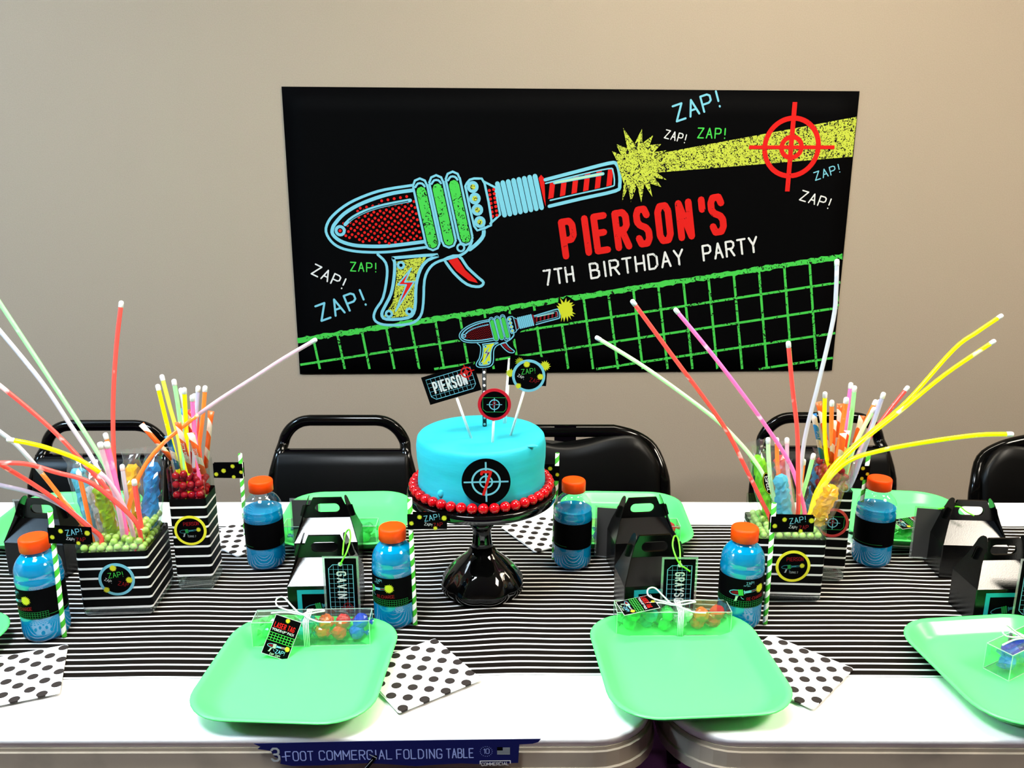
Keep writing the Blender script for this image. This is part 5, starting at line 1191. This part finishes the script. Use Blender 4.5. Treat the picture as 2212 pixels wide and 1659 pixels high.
def glow(v, desc, colr, pts, dtip, fx=0.0, fy=0.0, r=0.0034, c2=None, frac=0.5):
    """pts: photo points tip -> vase mouth; dtip: how much farther (+) or nearer (-) than the vase the tip stands; foot at fx, fy inside the vase"""
    B = inside_vase(v, fx, fy, FOOT[v]); y0 = B.y; n = len(pts); P = []
    cum = [0.0]
    for a, b in zip(pts[:-1], pts[1:]): cum.append(cum[-1] + math.hypot(b[0] - a[0], b[1] - a[1]))
    c, s, h, rr_ = VG[v]
    for (px, py), d in zip(pts, cum):
        t = 1 - d / (cum[-1] + 1e-9); P.append(D(px, py, y0 + dtip * t))
    P.append(B)
    path = spline(P, 5); o = thing('glow_stick', f'{desc} glow stick in {VN[v]}', 'glow stick', path[-1], 0, f'glow sticks in {VN[v]}')
    loc = path[-1].copy(); rel = [p - loc for p in path]
    k = 1
    acc = 0.0
    while k < len(rel) - 1 and acc < 0.010: acc += (rel[k] - rel[k - 1]).length; k += 1
    if c2:      # the liquid in the lower length has another colour
        cut = int(len(rel) * frac); MB().tube(rel[:cut + 1], r, 10).obj('tube', glow_mat(colr), o); MB().tube(rel[cut:], r, 10).obj('tube', glow_mat(c2), o)
    else: MB().tube(rel, r, 10).obj('tube', glow_mat(colr), o)
    d = (rel[0] - rel[1]).normalized(); MB().tube([rel[0] - d * 0.007, rel[0] - d * 0.006, rel[0] + d * 0.0005, rel[0] + d * 0.003, rel[0] + d * 0.004], [r * 0.9, r * 1.12, r * 1.15, r * 0.9, r * 0.3], 10).obj('cap', TIPM, o)
    return o
# left square vase
glow(1, 'long bright green up-left leaning', 'green', [(-22, 620), (0, 655), (115, 830), (215, 985), (240, 1045), (262, 1150)], 0.02, 0.05, 0.3)
glow(1, 'long white up-left leaning', 'white', [(-25, 688), (0, 715), (90, 825), (150, 915), (205, 1000), (232, 1070), (258, 1160)], 0.0, -0.05, 0.0)
glow(1, 'long red curving up to the left edge', 'red', [(-30, 810), (0, 833), (70, 890), (130, 945), (190, 1010), (240, 1070), (285, 1170)], -0.02, 0.5, -0.2)
glow(1, 'tall upright red', 'red', [(262, 655), (252, 740), (245, 850), (245, 960), (252, 1060), (266, 1160)], 0.06, 0.05, 0.5)
glow(1, 'short-tipped yellow arching left', 'yellow', [(20, 950), (60, 957), (110, 970), (180, 998), (235, 1040), (275, 1110), (292, 1180)], -0.06, 0.4, -0.5, c2='lightpink', frac=0.50)
glow(1, 'pale orange arching off the left edge', 'white', [(-40, 905), (0, 933), (40, 965), (90, 1022), (140, 1085), (185, 1140), (215, 1180)], -0.05, -0.5, -0.4, c2='orange', frac=0.42)
glow(1, 'upper red arc reaching the left edge', 'red', [(-40, 1003), (0, 1000), (60, 1003), (120, 1020), (190, 1040), (245, 1080), (295, 1130), (305, 1180)], -0.10, 0.6, -0.6)
glow(1, 'lower red arc reaching the left edge', 'red', [(-30, 985), (0, 1003), (70, 1045), (130, 1087), (185, 1133), (218, 1160)], -0.09, -0.6, -0.6)
glow(1, 'lavender low arching to the left edge', 'lavender', [(-30, 1040), (0, 1048), (60, 1062), (110, 1080), (160, 1110), (205, 1152)], -0.09, -0.7, -0.5)
glow(1, 'long orange-pink arching far to the right', 'lightpink', [(680, 735), (615, 773), (550, 815), (450, 880), (350, 960), (300, 1030), (275, 1110), (268, 1170)], 0.08, 0.2, 0.0, c2='orange', frac=0.40)
glow(1, 'short upright orange', 'orange', [(228, 940), (240, 985), (258, 1080), (272, 1160)], 0.0, 0.1, -0.1)
glow(1, 'stout short pink', 'pink', [(231, 959), (243, 1010), (262, 1100), (275, 1170)], -0.02, 0.2, -0.3, 0.0042)
glow(1, 'stout short lilac', 'lightpink', [(217, 960), (232, 1010), (255, 1090), (268, 1170)], -0.02, 0.05, -0.35, 0.0042)
glow(1, 'short orange leaning left', 'orange', [(170, 1022), (180, 1065), (194, 1130), (205, 1170)], -0.02, -0.7, 0.0)
glow(1, 'short white at the middle', 'white', [(264, 1008), (270, 1050), (280, 1110), (290, 1170)], 0.01, 0.3, 0.3)
glow(1, 'short rosy upright at the right', 'red', [(290, 1040), (297, 1090), (306, 1140), (314, 1178)], -0.02, 0.7, -0.2, 0.0036)
# left tall vase
glow(2, 'lime yellow leftmost', 'yellow', [(341, 835), (358, 905), (378, 985), (388, 1030)], 0.02, -0.3, -0.5)
glow(2, 'olive tinted', 'olive', [(350, 814), (366, 875), (385, 945), (398, 1030)], 0.03, -0.2, 0.0)
glow(2, 'mint green', 'green', [(376, 824), (385, 880), (394, 950), (402, 1030)], 0.0, -0.1, -0.3)
glow(2, 'golden yellow', 'yellow', [(398, 842), (402, 920), (404, 1000), (408, 1040)], -0.01, 0.0, -0.6, 0.0034)
glow(2, 'white behind the yellow', 'white', [(391, 843), (400, 900), (408, 1000), (410, 1030)], 0.02, 0.1, 0.2)
glow(2, 'pink', 'pink', [(415, 858), (420, 930), (428, 1000), (430, 1040)], -0.01, 0.4, -0.5)
glow(2, 'lavender', 'lavender', [(428, 838), (424, 890), (420, 960), (420, 1030)], 0.02, 0.3, 0.2)
glow(2, 'orange with pale tip', 'orange', [(443, 838), (438, 900), (428, 980), (424, 1030)], 0.01, 0.35, 0.3)
glow(2, 'red short', 'red', [(420, 855), (425, 910), (432, 990), (436, 1035)], 0.015, 0.5, 0.4)
# right square vase
glow(3, 'pale green reaching far left', 'palegreen', [(1290, 730), (1400, 798), (1530, 893), (1590, 948), (1640, 1010), (1668, 1070), (1690, 1130)], 0.06, -0.3, 0.1)
glow(3, 'long orange-red reaching far left', 'red', [(1367, 652), (1450, 765), (1560, 915), (1610, 1010), (1642, 1075), (1665, 1125)], -0.03, -0.6, -0.3)
glow(3, 'long hot pink leaning left', 'pink', [(1460, 670), (1550, 780), (1640, 900), (1700, 990), (1722, 1045), (1738, 1120)], 0.03, 0.1, 0.0)
glow(3, 'tall red nearly upright', 'red', [(1703, 742), (1712, 840), (1722, 930), (1724, 1030), (1722, 1120)], -0.01, 0.0, -0.2)
glow(3, 'tallest white upright curving', 'white', [(1808, 565), (1806, 630), (1800, 690), (1770, 820), (1738, 950), (1728, 1050), (1724, 1120)], 0.04, 0.0, 0.2)
glow(3, 'upper long yellow reaching right', 'yellow', [(2162, 683), (2110, 718), (2060, 755), (1960, 866), (1880, 935), (1810, 995), (1765, 1060), (1742, 1125)], 0.06, 0.15, 0.0, 0.0034)
glow(3, 'lower long yellow reaching right', 'yellow', [(2146, 738), (2040, 810), (1945, 888), (1845, 968), (1790, 1030), (1758, 1090), (1742, 1130)], 0.03, 0.1, -0.2, 0.0034)
glow(3, 'yellow arching level to the far right', 'yellow', [(2184, 938), (2110, 940), (2000, 955), (1900, 974), (1830, 998), (1780, 1050), (1748, 1125)], -0.04, 0.15, -0.4, 0.0036)
glow(3, 'short pale green upright', 'palegreen', [(1659, 950), (1661, 1000), (1668, 1060), (1688, 1125)], 0.0, -0.35, -0.2)
glow(3, 'short orange upright', 'orange', [(1678, 950), (1680, 1010), (1690, 1070), (1704, 1125)], 0.02, -0.2, 0.2)
glow(3, 'short pale pink upright', 'lightpink', [(1700, 950), (1701, 1010), (1708, 1070), (1716, 1125)], 0.02, -0.1, 0.3)
glow(3, 'short orange behind the pink', 'orange', [(1736, 996), (1731, 1040), (1724, 1120)], 0.01, 0.0, 0.4)
glow(3, 'short mint green leaning right', 'green', [(1757, 984), (1745, 1030), (1732, 1075), (1724, 1125)], 0.0, 0.05, 0.1)
# right tall vase
glow(4, 'short yellow upright', 'yellow', [(1782, 851), (1781, 920), (1786, 990), (1800, 1035)], 0.0, -0.4, -0.3)
glow(4, 'slim orange upright', 'orange', [(1797, 869), (1796, 930), (1800, 990), (1810, 1035)], -0.01, -0.2, -0.5)
glow(4, 'stout orange', 'orange', [(1828, 863), (1818, 930), (1808, 990), (1812, 1035)], -0.01, 0.0, -0.5, 0.0038)
glow(4, 'hot pink with pale tip', 'pink', [(1838, 831), (1830, 890), (1820, 970), (1816, 1035)], 0.02, 0.1, 0.1)
glow(4, 'mint green tall', 'green', [(1846, 838), (1838, 910), (1826, 985), (1820, 1035)], 0.0, 0.1, -0.1)
glow(4, 'pale lavender', 'lavender', [(1908, 852), (1890, 905), (1862, 985), (1836, 1050)], -0.01, 0.5, -0.4)
glow(4, 'light pink leaning right', 'lightpink', [(1900, 868), (1880, 925), (1850, 990), (1830, 1045)], 0.0, 0.4, -0.2)
glow(4, 'orange tipped leaning right', 'orange', [(1891, 868), (1868, 915), (1840, 980), (1824, 1040)], 0.015, 0.2, 0.2)
glow(4, 'pale green leaning right', 'palegreen', [(1888, 884), (1862, 930), (1838, 985), (1822, 1040)], -0.005, 0.2, -0.3)
glow(4, 'rosy red farthest leaning right', 'red', [(1960, 838), (1915, 895), (1865, 965), (1832, 1040)], 0.03, 0.35, 0.3)
glow(4, 'white behind the green', 'white', [(1840, 890), (1832, 930), (1822, 985), (1818, 1035)], 0.03, 0.1, 0.4)

# ================================================================== powder-candy paper tubes
def tube_mat(nm, c):
    k = 'candy_tube_' + nm
    if k in MATS: return MATS[k]
    m, t, n, l, b = nt(k); b.inputs['Roughness'].default_value = 0.35
    tc = n.new('ShaderNodeTexCoord'); w_ = n.new('ShaderNodeTexWave'); w_.wave_type = 'BANDS'; w_.bands_direction = 'DIAGONAL'; w_.inputs['Scale'].default_value = 14; w_.inputs['Distortion'].default_value = 2.5; w_.inputs['Detail'].default_value = 0
    l.new(tc.outputs['Object'], w_.inputs['Vector']); g = n.new('ShaderNodeMath'); g.operation = 'GREATER_THAN'; g.inputs[1].default_value = 0.70; l.new(w_.outputs[1], g.inputs[0])
    mx = n.new('ShaderNodeMix'); mx.data_type = 'RGBA'; mx.inputs[6].default_value = (*c, 1); mx.inputs[7].default_value = (0.88, 0.72, 0.62, 1); l.new(g.outputs[0], mx.inputs[0]); l.new(mx.outputs[2], b.inputs['Base Color']); MATS[k] = m; return m
PC = {'orange': (0.85, 0.11, 0.01), 'blue': (0.01, 0.22, 0.62), 'red': (0.75, 0.03, 0.02)}
def powder_tube(v, desc, colr, A, B, dtip, fx, fy, text=False, r=0.0040):
    F_ = inside_vase(v, fx, fy, FOOT[v] + 0.01); top = D(A[0], A[1], F_.y + dtip); mid_ = D(B[0], B[1], F_.y + dtip * 0.3)
    d = (top - mid_).normalized(); end = mid_
    o = thing('candy_powder_tube', f'{desc} paper candy tube in {VN[v]}', 'candy tube', end, 0, f'paper candy tubes in {VN[v]}')
    L_ = (top - end).length; o.rotation_mode = 'QUATERNION'; o.rotation_quaternion = Vector((0, 0, 1)).rotation_difference(d)
    loops = []
    for z, a, b_ in ((0, r, r), (L_ - 0.022, r, r), (L_ - 0.010, r * 1.15, r * 0.6), (L_, r * 1.35, 0.0006)):
        loops.append([(a * math.cos(2 * PI * k / 12), b_ * math.sin(2 * PI * k / 12), z) for k in range(12)])
    t = MB().loft(loops).obj('paper_tube', tube_mat(colr, PC[colr]), o)
    if text:
        p = Print(0.00005); p.text('PIXY STIX', (0.0, 0), 0.0048, 'w', 0.16, 0, 1, 0.9, True); p.obj('tube_lettering', t, lambda u, v_, h: ((r + 0.0004 + h) * math.sin((v_ - 0.0024) / r), -(r + 0.0004 + h) * math.cos((v_ - 0.0024) / r), L_ * 0.45 - u))
    return o
powder_tube(2, 'orange leftmost leaning', 'orange', (305, 916), (372, 992), 0.0, -0.6, -0.4)
powder_tube(2, 'short blue', 'blue', (362, 942), (384, 1012), -0.01, -0.6, -0.6, True)
powder_tube(2, 'blue rear upright', 'blue', (393, 882), (400, 1000), 0.02, -0.1, 0.6)
powder_tube(2, 'orange lettered middle', 'orange', (384, 912), (412, 1020), -0.02, 0.0, -0.7, True)
powder_tube(2, 'orange lettered front', 'orange', (412, 935), (440, 1022), -0.02, 0.5, -0.8, True, 0.0046)
powder_tube(2, 'orange rightmost upright', 'orange', (456, 888), (444, 1010), 0.01, 0.8, 0.0)
powder_tube(2, 'red rear', 'red', (408, 885), (416, 1000), 0.02, 0.3, 0.7)
powder_tube(4, 'blue leftmost', 'blue', (1757, 894), (1776, 990), 0.0, -0.7, 0.0, True)
powder_tube(4, 'orange upper left', 'orange', (1768, 868), (1792, 990), 0.015, -0.5, 0.4)
powder_tube(4, 'orange rear middle', 'orange', (1814, 872), (1808, 990), 0.02, -0.1, 0.6)
powder_tube(4, 'orange short front', 'orange', (1822, 936), (1812, 1010), -0.02, 0.0, -0.8, False, 0.0046)
powder_tube(4, 'orange small left', 'orange', (1802, 908), (1796, 1000), -0.005, -0.4, -0.6)
powder_tube(4, 'orange leaning right', 'orange', (1862, 898), (1834, 1000), 0.0, 0.5, 0.1)
powder_tube(4, 'red tipped short', 'red', (1830, 930), (1818, 1005), -0.01, 0.2, -0.6)

# ================================================================== wrapped rock candy sticks
CRY = {'blue': (0.005, 0.30, 0.70), 'paleblue': (0.12, 0.60, 0.78), 'green': (0.36, 0.68, 0.0), 'lime': (0.28, 0.88, 0.0), 'yellow': (0.98, 0.56, 0.0), 'red': (0.85, 0.10, 0.09), 'clear': (0.62, 0.64, 0.62)}
CELLO = clear_mat('crinkled_cello', (0.97, 0.98, 0.98), 0.10, 0.025, (0.85, 0.86, 0.88), 0.08, rim=0.35)
WOOD = mat('pale_wood_stick', (0.72, 0.60, 0.42), 0.7, 0.2, noise=0.15, nscale=80)
def rock_candy(v, desc, colr, A, B, dtip, fx, fy, r0=0.0115, txt=False, seed=1):
    """A: photo point at the crystal's top, B: photo point where it leaves the vase mouth"""
    F_ = inside_vase(v, fx, fy, FOOT[v]); top = D(A[0], A[1], F_.y + dtip); bot = D(B[0], B[1], F_.y + dtip * 0.2)
    d = (top - bot).normalized(); L_ = (top - bot).length
    o = thing('rock_candy', f'{desc} rock candy stick in clear wrapper in {VN[v]}', 'rock candy', bot, 0, f'wrapped rock candies in {VN[v]}')
    o.rotation_mode = 'QUATERNION'; o.rotation_quaternion = Vector((0, 0, 1)).rotation_difference(d)
    R = random.Random(seed); m = MB(); loops = []; n = 14; K = 16
    for k in range(K + 1):
        z = L_ * (k / K); q = r0 * (0.55 if k in (0, K) else 0.9)
        loops.append([(q * R.uniform(0.70, 1.25) * math.cos(2 * PI * i / n + R.uniform(-.15, .15)), q * R.uniform(0.70, 1.25) * math.sin(2 * PI * i / n), z + R.uniform(-.002, .002)) for i in range(n)])
    m.loft(loops, smooth=False); m.obj('crystals', jelly_mat('sugar_' + colr, CRY[colr], 0.03, tuple(0.4 + 0.6 * c for c in CRY[colr]), 0.15), o)
    MB().tube([(0, 0, -0.012), (0, 0, L_ * 0.5)], 0.0022, 8).obj('wood_stick', WOOD, o)
    loops = []
    for z, a, b_ in ((-0.006, r0 * 1.05, r0 * 0.9), (L_ * 0.25, r0 * 1.45, r0 * 1.25), (L_ * 0.6, r0 * 1.5, r0 * 1.25), (L_ * 0.95, r0 * 1.35, r0 * 1.2), (L_ + 0.008, r0 * 1.1, r0 * 0.7), (L_ + 0.016, r0 * 1.2, r0 * 0.35), (L_ + 0.026, r0 * 1.65, r0 * 0.25)):
        loops.append([(a * R.uniform(.9, 1.1) * math.cos(2 * PI * i / 16), b_ * R.uniform(.9, 1.1) * math.sin(2 * PI * i / 16), z + R.uniform(-.002, .002)) for i in range(16)])
    wr = MB().loft(loops, False, False, smooth=False).obj('wrapper', CELLO, o)
    if txt:
        p = Print(0.00006); RR = r0 * 1.75
        p.disc((0, 0), 0.0185, 'k', 1, 28, 0.0078); p.ring((0, 0), 0.0172, 0.0007, 'y', 2, 32, 0.0066); p.text('ESPEEZ', (0, -0.0028), 0.0056, 'w', 0.18, 0, 3, 0.85, True); p.text('ROCK CANDY', (0.026, -0.002), 0.0042, 'k', 0.16, 0, 2, 0.9)
        M = cyl(RR, 0, 0.0004); p.obj('wrapper_print', wr, lambda u, v_, h: (lambda q: (q[0], q[1], L_ * 0.62 - u))(M(v_ + 0.002, 0, h)))
    return o
rock_candy(1, 'pale blue left', 'paleblue', (166, 1012), (205, 1150), 0.03, -0.65, 0.4, 0.0120, False, 1)
rock_candy(1, 'clear white', 'clear', (196, 1050), (232, 1150), 0.02, -0.35, 0.1, 0.0115, False, 2)
rock_candy(1, 'green', 'green', (214, 1052), (248, 1165), 0.0, -0.1, -0.1, 0.0120, False, 3)
rock_candy(1, 'yellow', 'yellow', (284, 1004), (288, 1140), 0.05, 0.35, 0.6, 0.0125, False, 4)
rock_candy(1, 'deep blue right', 'blue', (330, 1000), (322, 1145), 0.05, 0.8, 0.4, 0.0130, False, 5)
rock_candy(1, 'pinkish red', 'red', (205, 1018), (238, 1140), 0.05, -0.3, 0.6, 0.0110, False, 6)
rock_candy(3, 'lime oval-marked', 'lime', (1636, 985), (1668, 1130), 0.03, -0.75, 0.2, 0.0125, True, 7)
rock_candy(3, 'pale blue front', 'paleblue', (1686, 1028), (1696, 1130), -0.01, -0.35, -0.4, 0.0125, False, 8)
rock_candy(3, 'red', 'red', (1684, 985), (1702, 1120), 0.06, -0.3, 0.7, 0.0115, False, 9)
rock_candy(3, 'deep blue', 'blue', (1774, 1005), (1750, 1120), 0.05, 0.4, 0.6, 0.0125, False, 10)
rock_candy(3, 'yellow leaning right', 'yellow', (1800, 1052), (1762, 1130), -0.02, 0.6, -0.5, 0.0135, False, 11)
